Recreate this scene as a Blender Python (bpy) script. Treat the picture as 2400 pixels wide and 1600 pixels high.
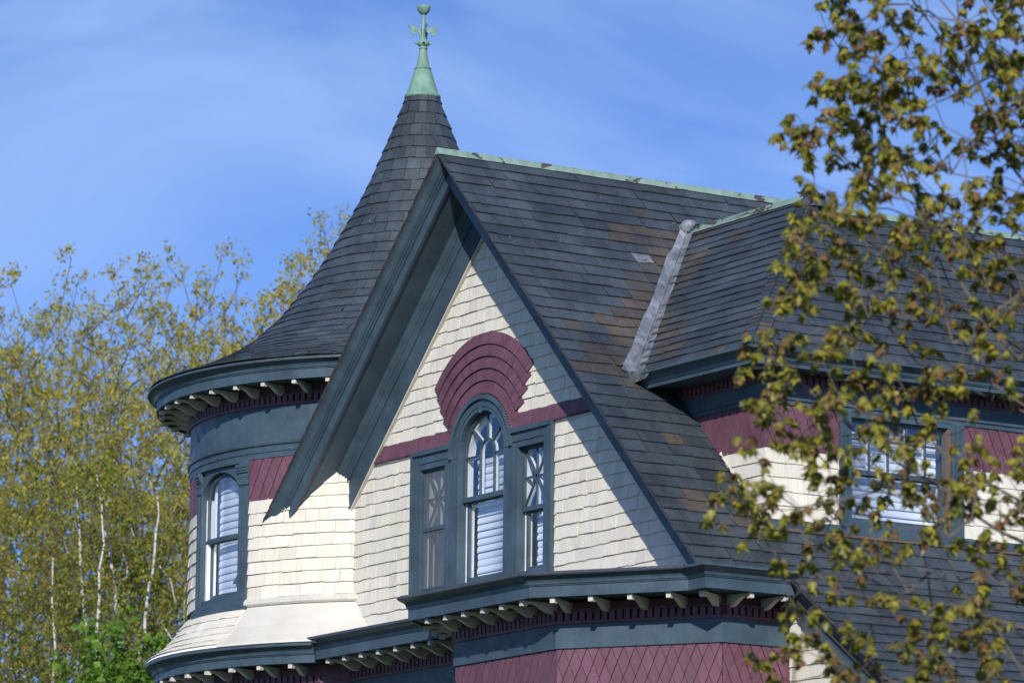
import bpy, math, random
import numpy as np
from mathutils import Vector, Matrix
from mathutils.bvhtree import BVHTree

for _o in list(bpy.data.objects):
    bpy.data.objects.remove(_o)
SC = bpy.context.scene
COL = SC.collection
PI = math.pi
R_ = math.radians
A = lambda *a: np.array(a, float)
rng = random.Random(7)
npr = np.random.default_rng(11)

# ------------------------------------------------------------------ camera
CAM = A(47.458, -28.937, 1.7)
yaw, pitch, roll = R_(57.71), R_(10.44), R_(0.5865)
_F0 = A(-math.sin(yaw), math.cos(yaw), 0); _R0 = A(math.cos(yaw), math.sin(yaw), 0); _U0 = A(0, 0, 1)
CF = math.cos(pitch) * _F0 + math.sin(pitch) * _U0
_U1 = -math.sin(pitch) * _F0 + math.cos(pitch) * _U0
CR = math.cos(roll) * _R0 + math.sin(roll) * _U1
CU = -math.sin(roll) * _R0 + math.cos(roll) * _U1
cam_data = bpy.data.cameras.new('camera')
cam = bpy.data.objects.new('camera', cam_data); COL.objects.link(cam)
cam.matrix_world = Matrix(((CR[0], CU[0], -CF[0], CAM[0]), (CR[1], CU[1], -CF[1], CAM[1]), (CR[2], CU[2], -CF[2], CAM[2]), (0, 0, 0, 1)))
cam_data.sensor_width = 36; cam_data.lens = 10786 / 2400 * 36
cam_data.clip_start = 0.5; cam_data.clip_end = 8000
cam_data.dof.use_dof = True; cam_data.dof.focus_distance = 57.0; cam_data.dof.aperture_fstop = 2.5
SC.camera = cam

# ------------------------------------------------------------------ light
SUN_EL, SUN_AZ = R_(27.5), R_(-36.4)          # azimuth measured from +X towards +Y
sdir = A(math.cos(SUN_EL) * math.cos(SUN_AZ), math.cos(SUN_EL) * math.sin(SUN_AZ), math.sin(SUN_EL))
sun_d = bpy.data.lights.new('sun', 'SUN'); sun_d.energy = 4.9; sun_d.angle = R_(0.53); sun_d.color = (1.0, 0.955, 0.89)
sun = bpy.data.objects.new('sun', sun_d); COL.objects.link(sun)
sun.rotation_euler = Vector(sdir).to_track_quat('Z', 'Y').to_euler(); sun.location = (30, -20, 40)

world = bpy.data.worlds.new('World'); SC.world = world; world.use_nodes = True
wt = world.node_tree; wt.nodes.clear()
def WN(t, **k):
    n = wt.nodes.new(t)
    for a, b in k.items(): setattr(n, a, b)
    return n
w_out = WN('ShaderNodeOutputWorld'); w_bg = WN('ShaderNodeBackground'); w_bg.inputs['Strength'].default_value = 0.108
w_sky = WN('ShaderNodeTexSky'); w_sky.sky_type = 'NISHITA'; w_sky.sun_disc = False
w_sky.sun_elevation = SUN_EL; w_sky.sun_rotation = PI / 2 - SUN_AZ
w_sky.altitude = 300; w_sky.air_density = 1.0; w_sky.dust_density = 0.15; w_sky.ozone_density = 3.0
w_tc = WN('ShaderNodeTexCoord')
L = wt.links.new
# the blue deepens quickly with height in this clear spring sky
w_sv = WN('ShaderNodeVectorMath', operation='MULTIPLY'); w_sv.inputs[1].default_value = (1, 1, 2.0)
w_nv = WN('ShaderNodeVectorMath', operation='NORMALIZE')
L(w_tc.outputs['Generated'], w_sv.inputs[0]); L(w_sv.outputs[0], w_nv.inputs[0]); L(w_nv.outputs[0], w_sky.inputs['Vector'])
w_hsv = WN('ShaderNodeMix', data_type='RGBA', blend_type='MULTIPLY'); w_hsv.inputs['Factor'].default_value = 1.0; w_hsv.inputs[7].default_value = (0.78, 1.08, 1.62, 1)
# thin high cirrus, streaked, spread over the whole sky
w_map = WN('ShaderNodeMapping'); w_map.inputs['Rotation'].default_value = (R_(-13), R_(-20), R_(15)); w_map.inputs['Scale'].default_value = (6.0, 6.0, 15.0); w_map.inputs['Location'].default_value = (1.7, 4.2, 0.3)
w_noi = WN('ShaderNodeTexNoise'); w_noi.inputs['Scale'].default_value = 1.0; w_noi.inputs['Detail'].default_value = 7; w_noi.inputs['Roughness'].default_value = 0.52; w_noi.inputs['Distortion'].default_value = 0.7
w_rmp = WN('ShaderNodeValToRGB'); w_rmp.color_ramp.elements[0].position = 0.43; w_rmp.color_ramp.elements[1].position = 0.68
w_rmp.color_ramp.elements[1].color = (0.48, 0.48, 0.48, 1)
w_mix = WN('ShaderNodeMix', data_type='RGBA'); w_mix.inputs[7].default_value = (4.9, 6.6, 10.0, 1)
L(w_tc.outputs['Generated'], w_map.inputs['Vector']); L(w_map.outputs['Vector'], w_noi.inputs['Vector']); L(w_noi.outputs['Fac'], w_rmp.inputs['Fac'])
L(w_sky.outputs['Color'], w_hsv.inputs[6]); L(w_hsv.outputs[2], w_mix.inputs[6]); L(w_rmp.outputs['Color'], w_mix.inputs['Factor'])
L(w_mix.outputs[2], w_bg.inputs['Color']); L(w_bg.outputs['Background'], w_out.inputs['Surface'])

SC.view_settings.view_transform = 'Standard'; SC.view_settings.look = 'None'; SC.view_settings.gamma = 1.0; SC.view_settings.exposure = 0.10
SC.view_settings.use_curve_mapping = False
SC.cycles.use_denoising = True; SC.cycles.max_bounces = 8; SC.cycles.transparent_max_bounces = 12

# ------------------------------------------------------------------ materials
def mat(name, build):
    m = bpy.data.materials.new(name); m.use_nodes = True
    t = m.node_tree; t.nodes.clear()
    o = t.nodes.new('ShaderNodeOutputMaterial')
    s = build(t)
    t.links.new(s, o.inputs['Surface'])
    return m
class G:
    def __init__(s, t): s.t = t
    def n(s, kind, ins=None, **k):
        n = s.t.nodes.new('ShaderNode' + kind)
        for a, b in k.items(): setattr(n, a, b)
        for a, b in (ins or {}).items():
            if hasattr(b, 'is_output'): s.t.links.new(b, n.inputs[a])
            else: n.inputs[a].default_value = b
        return n
    def coord(s, scale=(1, 1, 1), rot=(0, 0, 0)):
        g = s.n('NewGeometry')
        return s.n('Mapping', {'Vector': g.outputs['Position'], 'Scale': scale, 'Rotation': rot}).outputs[0]
    def noise(s, vec, scale=1, detail=4, rough=0.55, dist=0.0):
        return s.n('TexNoise', {'Vector': vec, 'Scale': scale, 'Detail': detail, 'Roughness': rough, 'Distortion': dist}).outputs['Fac']
    def ramp(s, fac, stops):
        r = s.n('ValToRGB', {'Fac': fac}); e = r.color_ramp.elements
        while len(e) < len(stops): e.new(0.5)
        for k, (p, c) in enumerate(stops):
            e[k].position = p; e[k].color = (c, c, c, 1) if isinstance(c, (int, float)) else (*c, 1)
        return r.outputs['Color']
    def mix(s, f, a, b, blend='MIX'):
        n = s.t.nodes.new('ShaderNodeMix'); n.data_type = 'RGBA'; n.blend_type = blend
        for k, v in (('Factor', f), ('A', a), ('B', b)):
            i = n.inputs[k] if k == 'Factor' else [q for q in n.inputs if q.name == k and q.type == 'RGBA'][0]
            if hasattr(v, 'is_output'): s.t.links.new(v, i)
            else: i.default_value = v if not isinstance(v, tuple) else ((*v, 1) if len(v) == 3 else v)
        return [q for q in n.outputs if q.type == 'RGBA'][0]
    def attr(s, name='Col'):
        return s.n('Attribute', attribute_name=name).outputs['Color']
    def bump(s, h, strength=0.3, dist=0.01):
        return s.n('Bump', {'Height': h, 'Strength': strength, 'Distance': dist}).outputs['Normal']
    def pr(s, col, rough=0.5, normal=None, spec=0.5, metal=0.0, **k):
        d = {'Base Color': col if hasattr(col, 'is_output') else (*col, 1), 'Roughness': rough, 'Specular IOR Level': spec, 'Metallic': metal}
        if normal is not None: d['Normal'] = normal
        d.update(k)
        return s.n('BsdfPrincipled', d).outputs[0]

def _slate(t):
    g = G(t); v = g.coord((1, 1, 1))
    big = g.ramp(g.noise(v, 1.3, 3), [(0.3, 0.78), (0.7, 1.18)])
    fine = g.ramp(g.noise(g.coord((26, 26, 26)), 1, 5, 0.65), [(0.25, 0.72), (0.75, 1.25)])
    c = g.mix(1.0, g.mix(1.0, g.attr(), big, 'MULTIPLY'), fine, 'MULTIPLY')
    rust = g.ramp(g.noise(v, 5.0, 5, 0.7), [(0.64, 0.0), (0.78, 0.22)])
    c = g.mix(rust, c, (0.075, 0.055, 0.045))
    back = g.ramp(g.noise(g.coord((7, 7, 7)), 1, 6, 0.75, 0.8), [(0.52, 0.0), (0.62, 0.75)])
    c = g.mix(back, c, g.mix(1.0, (0.043, 0.050, 0.060), fine, 'MULTIPLY'))
    stain = g.ramp(g.noise(g.coord((0.9, 1.6, 0.9)), 1, 5, 0.6), [(0.40, 0.72), (0.62, 1.12)])
    c = g.mix(1.0, c, stain, 'MULTIPLY')
    lich = g.ramp(g.noise(v, 3.1, 6, 0.72, 0.6), [(0.62, 0.0), (0.80, 0.28)])
    c = g.mix(lich, c, (0.13, 0.14, 0.135))
    speck = g.ramp(g.noise(v, 42, 1, 0.4), [(0.79, 0.0), (0.81, 0.8)])
    c = g.mix(speck, c, (0.55, 0.54, 0.5))
    b = g.bump(g.noise(g.coord((18, 18, 18)), 1, 6, 0.7), 0.55, 0.012)
    return g.pr(c, g.ramp(g.noise(v, 9, 3), [(0.3, 0.42), (0.7, 0.66)]), b, 0.45)
M_SLATE = mat('slate', _slate)

def _cream(t):
    g = G(t)
    grain = g.noise(g.coord((34, 34, 2.2)), 1, 6, 0.65)
    blot = g.noise(g.coord((1.7, 1.7, 1.7)), 1, 5, 0.6)
    c = g.mix(1.0, g.attr(), g.ramp(grain, [(0.22, 0.80), (0.5, 0.97), (0.8, 1.05)]), 'MULTIPLY')
    c = g.mix(g.ramp(blot, [(0.42, 0.0), (0.75, 0.45)]), c, (0.56, 0.54, 0.48))
    worn = g.ramp(g.noise(g.coord((30, 30, 6)), 1, 7, 0.75, 0.4), [(0.645, 0.0), (0.70, 0.75)])
    c = g.mix(worn, c, (0.33, 0.30, 0.255))
    drip = g.ramp(g.noise(g.coord((11, 11, 0.7)), 1, 5, 0.65), [(0.52, 0.0), (0.72, 0.38)])
    c = g.mix(drip, c, (0.47, 0.445, 0.385))
    b = g.bump(g.noise(g.coord((55, 55, 3.5)), 1, 4, 0.6), 0.75, 0.010)
    return g.pr(c, 0.72, b, 0.3)
M_CREAM = mat('cream_painted_wood', _cream)

def paint(name, col, chip=(0.15, 0.165, 0.17), rough=0.46, var=0.30, amount=0.5):
    def f(t):
        g = G(t)
        n1 = g.ramp(g.noise(g.coord((2.3, 2.3, 2.3)), 1, 5, 0.6), [(0.3, 1 - var), (0.7, 1 + var)])
        n2 = g.ramp(g.noise(g.coord((24, 24, 10)), 1, 5, 0.7), [(0.3, 0.88), (0.7, 1.10)])
        c = g.mix(1.0, g.mix(1.0, g.mix(1.0, g.attr(), col, 'MULTIPLY'), n1, 'MULTIPLY'), n2, 'MULTIPLY')
        dirt = g.ramp(g.noise(g.coord((8, 8, 1.1)), 1, 6, 0.7), [(0.50, 0.0), (0.74, 0.32)])
        c = g.mix(dirt, c, g.mix(0.5, c, (0.10, 0.105, 0.10)))
        w = g.ramp(g.noise(g.coord((38, 38, 9)), 1, 7, 0.78, 0.3), [(0.61, 0.0), (0.67, amount)])
        c = g.mix(w, c, chip)
        b = g.bump(g.noise(g.coord((30, 30, 12)), 1, 5, 0.65), 0.35, 0.008)
        return g.pr(c, g.ramp(g.noise(g.coord((6, 6, 6)), 1, 3), [(0.3, rough - 0.08), (0.7, rough + 0.14)]), b, 0.4)
    return mat(name, f)
M_TEAL = paint('teal_paint', (0.044, 0.074, 0.101))
M_MAROON = paint('maroon_paint', (0.125, 0.052, 0.076), (0.34, 0.27, 0.28), 0.55, 0.12, 0.55)
M_BRACKET = paint('cream_trim_paint', (0.52, 0.495, 0.435), (0.30, 0.28, 0.25), 0.6, 0.12, 0.5)
M_WHITE = paint('white_vinyl', (0.78, 0.79, 0.79), (0.6, 0.6, 0.6), 0.4, 0.03, 0.1)
M_DARKMETAL = paint('dark_metal_edge', (0.055, 0.055, 0.07), (0.3, 0.29, 0.3), 0.35, 0.2, 0.5)
M_WOOD = paint('bare_wood', (0.13, 0.085, 0.062), (0.24, 0.17, 0.12), 0.7, 0.2, 0.3)

def _copper(t):
    g = G(t)
    c = g.mix(g.ramp(g.noise(g.coord((7, 7, 2.5)), 1, 5, 0.65), [(0.3, 0.0), (0.7, 1.0)]), (0.135, 0.215, 0.18), (0.225, 0.315, 0.27))
    c = g.mix(1.0, c, g.attr(), 'MULTIPLY')
    d = g.ramp(g.noise(g.coord((1.9, 3.0, 6)), 1, 5, 0.6, 0.4), [(0.575, 0.0), (0.60, 0.92)])
    c = g.mix(d, c, (0.045, 0.032, 0.032))
    st = g.ramp(g.noise(g.coord((22, 22, 2.0)), 1, 4, 0.6), [(0.55, 0.0), (0.75, 0.4)])
    c = g.mix(st, c, (0.10, 0.13, 0.075))
    return g.pr(c, 0.62, g.bump(g.noise(g.coord((12, 12, 12)), 1, 4), 0.3, 0.01), 0.3)
M_COPPER = mat('copper_patina', _copper)
def _copper2(t):
    g = G(t)
    c = g.mix(g.ramp(g.noise(g.coord((9, 9, 3)), 1, 5, 0.65), [(0.3, 0.0), (0.7, 1.0)]), (0.10, 0.19, 0.145), (0.19, 0.33, 0.26))
    c = g.mix(1.0, c, g.attr(), 'MULTIPLY')
    st = g.ramp(g.noise(g.coord((20, 20, 1.6)), 1, 5, 0.65), [(0.5, 0.0), (0.72, 0.55)])
    c = g.mix(st, c, (0.11, 0.145, 0.075))
    return g.pr(c, 0.6, g.bump(g.noise(g.coord((30, 30, 30)), 1, 4), 0.3, 0.006), 0.35)
M_FINIAL = mat('finial_patina', _copper2)
def _lead(t):
    g = G(t)
    c = g.ramp(g.noise(g.coord((2.2, 2.2, 2.2)), 1, 5, 0.6, 0.9), [(0.30, (0.09, 0.096, 0.11)), (0.48, (0.20, 0.213, 0.24)), (0.68, (0.40, 0.42, 0.455))])
    sc = g.ramp(g.noise(g.coord((3, 30, 3), (0.3, 0.5, 0.78)), 1, 4, 0.7), [(0.54, 0.0), (0.66, 0.75)])
    c = g.mix(sc, c, (0.05, 0.053, 0.06))
    return g.pr(c, g.ramp(g.noise(g.coord((4, 4, 4)), 1, 3), [(0.3, 0.3), (0.7, 0.5)]), g.bump(g.noise(g.coord((6, 6, 6)), 1, 2), 0.35, 0.02), 0.5, 0.3)
M_LEAD = mat('lead_flashing', _lead)
def _rust(t):
    g = G(t)
    c = g.ramp(g.noise(g.coord((9, 9, 9)), 1, 5, 0.7), [(0.3, (0.035, 0.028, 0.028)), (0.55, (0.085, 0.055, 0.048)), (0.74, (0.26, 0.20, 0.18))])
    return g.pr(c, 0.6, None, 0.4)
M_DRIP = mat('copper_drip_edge', _rust)
def _glass(t):
    g = G(t)
    fc = g.n('LayerWeight', {'Blend': 0.5}).outputs['Facing']
    p5 = g.n('Math', {0: fc, 1: 4.0}, operation='POWER').outputs[0]
    fr = g.n('Math', {0: p5, 1: 0.85, 2: 0.17}, operation='MULTIPLY_ADD', use_clamp=True).outputs[0]
    tr = g.n('BsdfTransparent', {'Color': (0.93, 0.96, 0.98, 1)}).outputs[0]
    b = g.bump(g.noise(g.coord((2.5, 2.5, 2.5)), 1, 2), 0.06, 0.02)
    gl = g.n('BsdfGlossy', {'Color': (1, 1, 1, 1), 'Roughness': 0.015, 'Normal': b}).outputs[0]
    return g.n('MixShader', {0: fr, 1: tr, 2: gl}).outputs[0]
M_GLASS = mat('window_glass', _glass)
def _screen(t):
    g = G(t)
    tr = g.n('BsdfTransparent').outputs[0]
    d = g.pr(g.ramp(g.noise(g.coord((40, 40, 1.5)), 1, 4), [(0.3, (0.11, 0.13, 0.15)), (0.7, (0.21, 0.235, 0.265))]), 0.8, None, 0.2)
    return g.n('MixShader', {0: 0.45, 1: tr, 2: d}).outputs[0]
M_SCREEN = mat('insect_screen', _screen)
M_ROOM = mat('dark_room', lambda t: G(t).pr((0.035, 0.04, 0.05), 0.9))
def _blind(t):
    g = G(t); return g.pr((0.60, 0.63, 0.68), 0.45, None, 0.4)
M_BLIND = mat('white_blind', _blind)
M_SHEATH = mat('sheathing', lambda t: G(t).pr((0.06, 0.05, 0.045), 0.9))
def _tin(t):
    g = G(t)
    c = g.mix(g.ramp(g.noise(g.coord((2, 2, 2)), 1, 6, 0.65), [(0.40, 0.0), (0.72, 0.55)]), (0.57, 0.545, 0.485), (0.43, 0.40, 0.34))
    r = g.ramp(g.noise(g.coord((9, 9, 9)), 1, 7, 0.8, 0.3), [(0.70, 0.0), (0.76, 0.7)])
    c = g.mix(r, c, (0.33, 0.22, 0.13))
    return g.pr(c, 0.5, g.bump(g.noise(g.coord((3, 3, 3)), 1, 3), 0.25, 0.03), 0.4)
M_TIN = mat('cream_painted_tin', _tin)
def _ground(t):
    g = G(t)
    c = g.ramp(g.noise(g.coord((0.4, 0.4, 0.4)), 1, 8, 0.7), [(0.3, (0.035, 0.06, 0.018)), (0.7, (0.075, 0.10, 0.03))])
    return g.pr(c, 0.9, None, 0.2)
M_GROUND = mat('lawn', _ground)
def leafmat(name, trans=0.45, rough=0.5):
    def f(t):
        g = G(t); c = g.attr()
        d = g.pr(c, rough, None, 0.35)
        tl = g.n('BsdfTranslucent', {'Color': g.mix(1.0, c, (1.5, 1.45, 0.7), 'MULTIPLY')}).outputs[0]
        return g.n('MixShader', {0: trans, 1: d, 2: tl}).outputs[0]
    return mat(name, f)
M_LEAF = leafmat('young_leaf', 0.30, 0.42)
M_LEAF_BG = leafmat('budding_leaf', 0.48, 0.55)
def _bark(t):
    g = G(t)
    c = g.ramp(g.noise(g.coord((14, 14, 4)), 1, 6, 0.7), [(0.3, (0.045, 0.037, 0.033)), (0.7, (0.15, 0.125, 0.11))])
    return g.pr(c, 0.85, g.bump(g.noise(g.coord((25, 25, 8)), 1, 5), 0.5, 0.01), 0.2)
M_BARK = mat('grey_bark', _bark)
def _birch(t):
    g = G(t)
    c = g.ramp(g.noise(g.coord((3, 3, 11)), 1, 6, 0.75), [(0.38, (0.05, 0.045, 0.04)), (0.46, (0.50, 0.48, 0.44)), (0.75, (0.66, 0.64, 0.60))])
    return g.pr(c, 0.7, None, 0.3)
M_BIRCH = mat('white_birch_bark', _birch)

# ------------------------------------------------------------------ mesh tools
OCC = []                                   # bodies that can hide a shingle or slate
def mesh_from(name, V, Fc, cols=None, m=None, smooth=False):
    me = bpy.data.meshes.new(name)
    me.from_pydata([tuple(p) for p in V], [], Fc)
    if cols is not None:
        ca = me.color_attributes.new('Col', 'FLOAT_COLOR', 'POINT')
        a = np.ones((len(V), 4)); a[:, :3] = cols
        ca.data.foreach_set('color', a.ravel())
    if m: me.materials.append(m)
    if smooth: me.polygons.foreach_set('use_smooth', [True] * len(me.polygons))
    return me
def link(name, me, parent=None, kind=None):
    o = bpy.data.objects.new(name, me); COL.objects.link(o)
    if parent: o.parent = parent
    if kind: o['kind'] = kind
    return o
def empty(name, label=None, cat=None, loc=(0, 0, 0), group=None):
    o = bpy.data.objects.new(name, None); COL.objects.link(o); o.location = loc; o.empty_display_size = 0.5
    if label: o['label'] = label
    if cat: o['category'] = cat
    if group: o['group'] = group
    return o
HEX = [(0, 1, 2, 3), (7, 6, 5, 4), (0, 4, 5, 1), (1, 5, 6, 2), (2, 6, 7, 3), (3, 7, 4, 0)]
class MB:
    def __init__(s): s.v = []; s.f = []; s.c = []
    def add(s, V, Fc, col=(1, 1, 1)):
        k = len(s.v); s.v += [tuple(p) for p in V]; s.f += [tuple(i + k for i in f) for f in Fc]; s.c += [col] * len(V)
    def box(s, M, x0, x1, o0, o1, z0, z1, nx=1, col=(1, 1, 1)):
        V = []; Fc = []
        for i in range(nx + 1):
            x = x0 + (x1 - x0) * i / nx
            V += [M(x, o0, z0), M(x, o1, z0), M(x, o1, z1), M(x, o0, z1)]
        for i in range(nx):
            a = 4 * i; b = a + 4
            for j in range(4):
                q = (j + 1) % 4
                Fc.append((a + j, b + j, b + q, a + q))
        Fc += [(3, 2, 1, 0), tuple(4 * nx + j for j in range(4))]
        s.add(V, Fc, col)
    def prism(s, M, pts, o0, o1, col=(1, 1, 1)):
        n = len(pts)
        V = [M(x, o0, z) for x, z in pts] + [M(x, o1, z) for x, z in pts]
        Fc = [tuple(range(n))[::-1], tuple(range(n, 2 * n))] + [(i, (i + 1) % n, n + (i + 1) % n, n + i) for i in range(n)]
        s.add(V, Fc, col)
    def strip(s, loops, closed=True, caps=True, col=(1, 1, 1)):
        n = len(loops[0]); V = [p for l in loops for p in l]; Fc = []
        for i in range(len(loops) - 1):
            for j in range(n if closed else n - 1):
                q = (j + 1) % n
                Fc.append((i * n + j, (i + 1) * n + j, (i + 1) * n + q, i * n + q))
        if caps and closed: Fc += [tuple(range(n))[::-1], tuple((len(loops) - 1) * n + j for j in range(n))]
        s.add(V, Fc, col)
    def lathe(s, cx, cy, prof, a0=0, a1=2 * PI, n=96, col=(1, 1, 1)):
        full = abs(a1 - a0 - 2 * PI) < 1e-6
        loops = []
        for i in range(n + (0 if full else 1)):
            a = a0 + (a1 - a0) * i / n
            loops.append([(cx + r * math.cos(a), cy + r * math.sin(a), z) for r, z in prof])
        if full: loops.append(loops[0])
        s.strip(loops, closed=False, caps=False, col=col)
    def tube(s, pts, rad, n=6, col=(1, 1, 1)):
        loops = []
        for i, p in enumerate(pts):
            d = A(*pts[min(i + 1, len(pts) - 1)]) - A(*pts[max(i - 1, 0)]); d /= np.linalg.norm(d) + 1e-9
            a = np.cross(d, (0, 0, 1) if abs(d[2]) < 0.9 else (1, 0, 0)); a /= np.linalg.norm(a); b = np.cross(d, a)
            loops.append([A(*p) + rad[i] * (a * math.cos(2 * PI * k / n) + b * math.sin(2 * PI * k / n)) for k in range(n)])
        s.strip(loops, True, True, col)
    def build(s, name, m, parent=None, smooth=False, kind=None, occ=False):
        me = mesh_from(name, s.v, s.f, np.array(s.c), m, smooth)
        if occ: OCC.append((list(s.v), list(s.f)))
        return link(name, me, parent, kind)
def nrm(v):
    v = A(*v); return v / np.linalg.norm(v)
def pmap(P0, U, N, V):
    P0, U, N, V = A(*P0), nrm(U), nrm(N), nrm(V)
    return lambda x, o, z: P0 + U * x + N * o + V * z
def sweep(mb, path, prof, col=(1, 1, 1), closed=True):
    """profile (out, z) along a plan path, mitred; outward is to the right of the path."""
    loops = []; n = len(path)
    for i in range(n):
        ns = []
        if i > 0: d = nrm(A(*path[i]) - A(*path[i - 1])); ns.append(A(d[1], -d[0]))
        if i < n - 1: d = nrm(A(*path[i + 1]) - A(*path[i])); ns.append(A(d[1], -d[0]))
        m = ns[0] if len(ns) == 1 else (ns[0] + ns[1]) / (1 + float(ns[0] @ ns[1]))
        loops.append([(path[i][0] + m[0] * o, path[i][1] + m[1] * o, z) for o, z in prof])
    mb.strip(loops, closed, closed, col)

def proj(P):
    P = np.asarray(P) - CAM; z = P @ CF
    return np.stack([1200 + 10786 * (P @ CR) / z, 800 - 10786 * (P @ CU) / z], -1)
PENDING = []
def pieces(lst, name, m, parent, limit=300, stuff=None):
    PENDING.append((lst, name, m, parent, limit, stuff or name + 's'))
def finish_pieces():
    V = []; Fc = []
    for v, f in OCC:
        k = len(V); V += [Vector(p) for p in v]; Fc += [tuple(i + k for i in q) for q in f]
    tree = BVHTree.FromPolygons(V, Fc)
    def sees(p):
        d = CAM - p; L_ = np.linalg.norm(d); d = d / L_
        return tree.ray_cast(Vector(p + d * 0.06), Vector(d), L_)[0] is None
    for lst, name, m, parent, limit, stuff in PENDING:
        sc = []
        for k, (v, f, c) in enumerate(lst):
            v = np.asarray(v); q = proj(v[list(f[0])]); x, y = q[:, 0], q[:, 1]
            area = 0.5 * abs(np.sum(x * np.roll(y, -1) - y * np.roll(x, -1)))
            cen = v[list(f[0])].mean(0); cq = proj(cen)
            nn = np.cross(v[f[0][1]] - v[f[0][0]], v[f[0][2]] - v[f[0][1]])
            if -20 < cq[0] < 2420 and -20 < cq[1] < 1620 and area > 40 and sees(cen): sc.append((area, k))
        sc.sort(reverse=True); own = {k for _, k in sc[:limit]}
        rest = MB()
        for k, (v, f, c) in enumerate(lst):
            if k in own:
                v = np.asarray(v); cen = v.mean(0)
                o = link(name, mesh_from(name, v - cen, f, np.array([c] * len(v)), m), parent); o.location = cen
            else: rest.add(v, f, c)
        if rest.v: rest.build(stuff, m, parent, kind='stuff')

def plate(M, xt0, xt1, xb0, xb1, zt, zb, ot, ob, th, skew=0.0):
    """one shingle or slate: top edge tucked in, butt proud; slightly crooked butt."""
    f = [M(xb0, ob + th, zb + skew), M(xb1, ob + th, zb - skew), M(xt1, ot + th * 0.5, zt), M(xt0, ot + th * 0.5, zt)]
    b = [M(xb0, ob, zb + skew), M(xb1, ob, zb - skew), M(xt1, ot - 0.004, zt), M(xt0, ot - 0.004, zt)]
    return np.array(f + b)
def courses(M, zlo, zhi, expo, interval, wmin, wmax, th, colf, r, lift=0.012, jit=0.004, gap=0.002, lap=0.03, base=0.0, skew=0.0015):
    out = []; k = 0; zb = zlo
    while zb < zhi - 0.01:
        zt = min(zb + expo, zhi)
        ivb, ivt = interval(zb), interval(zt - 1e-4)
        for j, (b0, b1) in enumerate(ivb):
            t0, t1 = ivt[j] if j < len(ivt) else (b0, b1)
            lo, hi = min(b0, t0), max(b1, t1)
            if hi - lo < 0.03: continue
            x = lo - (r.random() * wmax if True else 0)
            while x < hi:
                w = r.uniform(wmin, wmax); x1 = x + w
                xb0, xb1 = max(x, b0), min(x1, b1); xt0, xt1 = max(x, t0), min(x1, t1)
                if xb1 - xb0 > 0.012 or xt1 - xt0 > 0.012:
                    xb1 = max(xb1, xb0 + 0.002); xt1 = max(xt1, xt0 + 0.002)
                    dz = r.uniform(-jit, jit); lf = lift * r.uniform(0.7, 1.35)
                    v = plate(M, xt0 + gap, xt1 - gap, xb0 + gap, xb1 - gap, zt + lap, zb + dz, base, base + lf, th, r.uniform(-skew, skew))
                    out.append((v, HEX, colf((xb0 + xb1) / 2, zb + expo / 2, r)))
                x = x1
        zb += expo; k += 1
    return out
def clip_rect(p, x0, x1, z0, z1):
    for ax, val, sg in ((0, x0, 1), (0, x1, -1), (1, z0, 1), (1, z1, -1)):
        q = []
        for i in range(len(p)):
            a, b = p[i], p[(i + 1) % len(p)]
            da, db = sg * (a[ax] - val), sg * (b[ax] - val)
            if da >= 0: q.append(a)
            if da * db < 0:
                t = da / (da - db); q.append((a[0] + (b[0] - a[0]) * t, a[1] + (b[1] - a[1]) * t))
        p = q
        if not p: break
    return p
def diamonds(M, x0, x1, z0, z1, w, h, r, zstart=None):
    out = []; zs = z1 if zstart is None else zstart; k = 0; zc = zs
    while zc > z0 - h / 2:
        x = x0 + (w / 2 if k % 2 else 0)
        while x < x1 + w:
            g_ = 0.945
            p = [(x, zc - h / 2 * g_), (x + w / 2 * g_, zc), (x, zc + h / 2 * g_), (x - w / 2 * g_, zc)]
            p = clip_rect(p, x0, x1, z0, z1)
            if len(p) >= 3:
                lf = 0.012 * r.uniform(0.8, 1.4); tl = r.uniform(-0.004, 0.004)
                fr = [M(a, 0.006 + lf * (zc + h / 2 - b) / h + tl * (a - x) / w, b) for a, b in p]
                bk = [M(a, -0.004, b) for a, b in p]; n = len(p)
                Fc = [tuple(range(n)), tuple(range(2 * n - 1, n - 1, -1))] + [(i, n + i, n + (i + 1) % n, (i + 1) % n) for i in range(n)]
                s_ = r.uniform(0.88, 1.12)
                out.append((np.array(fr + bk), Fc, (s_, s_ * r.uniform(0.96, 1.04), s_ * r.uniform(0.96, 1.04))))
            x += w
        zc -= h / 2; k += 1
    return out

# ------------------------------------------------------------------ ground
g_ = MB(); g_.add([(-3000, -3000, 0), (3000, -3000, 0), (3000, 3000, 0), (-3000, 3000, 0)], [(0, 1, 2, 3)])
o = g_.build('ground', M_GROUND); o['kind'] = 'structure'

# ------------------------------------------------------------------ house: shared numbers
HOUSE = empty('victorian_house', 'cream, teal and maroon Victorian house with slate roofs, round corner tower and steep front gable', 'house')
ZR = 14.326; SR = 1.01; SL = 0.972; XE = 5.74
YW = 0.65                                   # gable wall sheathing
TC = A(-5.19, 2.84); TR = 3.04              # tower axis and wall radius
DY0, DY1, DYC = 1.30, 5.22, 3.142           # dormer walls and ridge
DZR, DZE, DYE = 13.535, 11.155, 0.757       # dormer ridge / eave
DXF, DXE, DXP = 5.05, 5.55, 3.42            # dormer front wall, eave, hip peak
SHADES = [(0.044, 0.057, 0.070), (0.040, 0.053, 0.067), (0.048, 0.060, 0.072), (0.036, 0.047, 0.060), (0.045, 0.056, 0.067), (0.042, 0.058, 0.069)]
BROWNS = [(0.066, 0.054, 0.045), (0.057, 0.050, 0.044), (0.074, 0.059, 0.047), (0.052, 0.050, 0.048)]
def tint(c, r, a=0.16):
    k = r.uniform(1 - a, 1 + a); return tuple(q * k for q in c)
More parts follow.
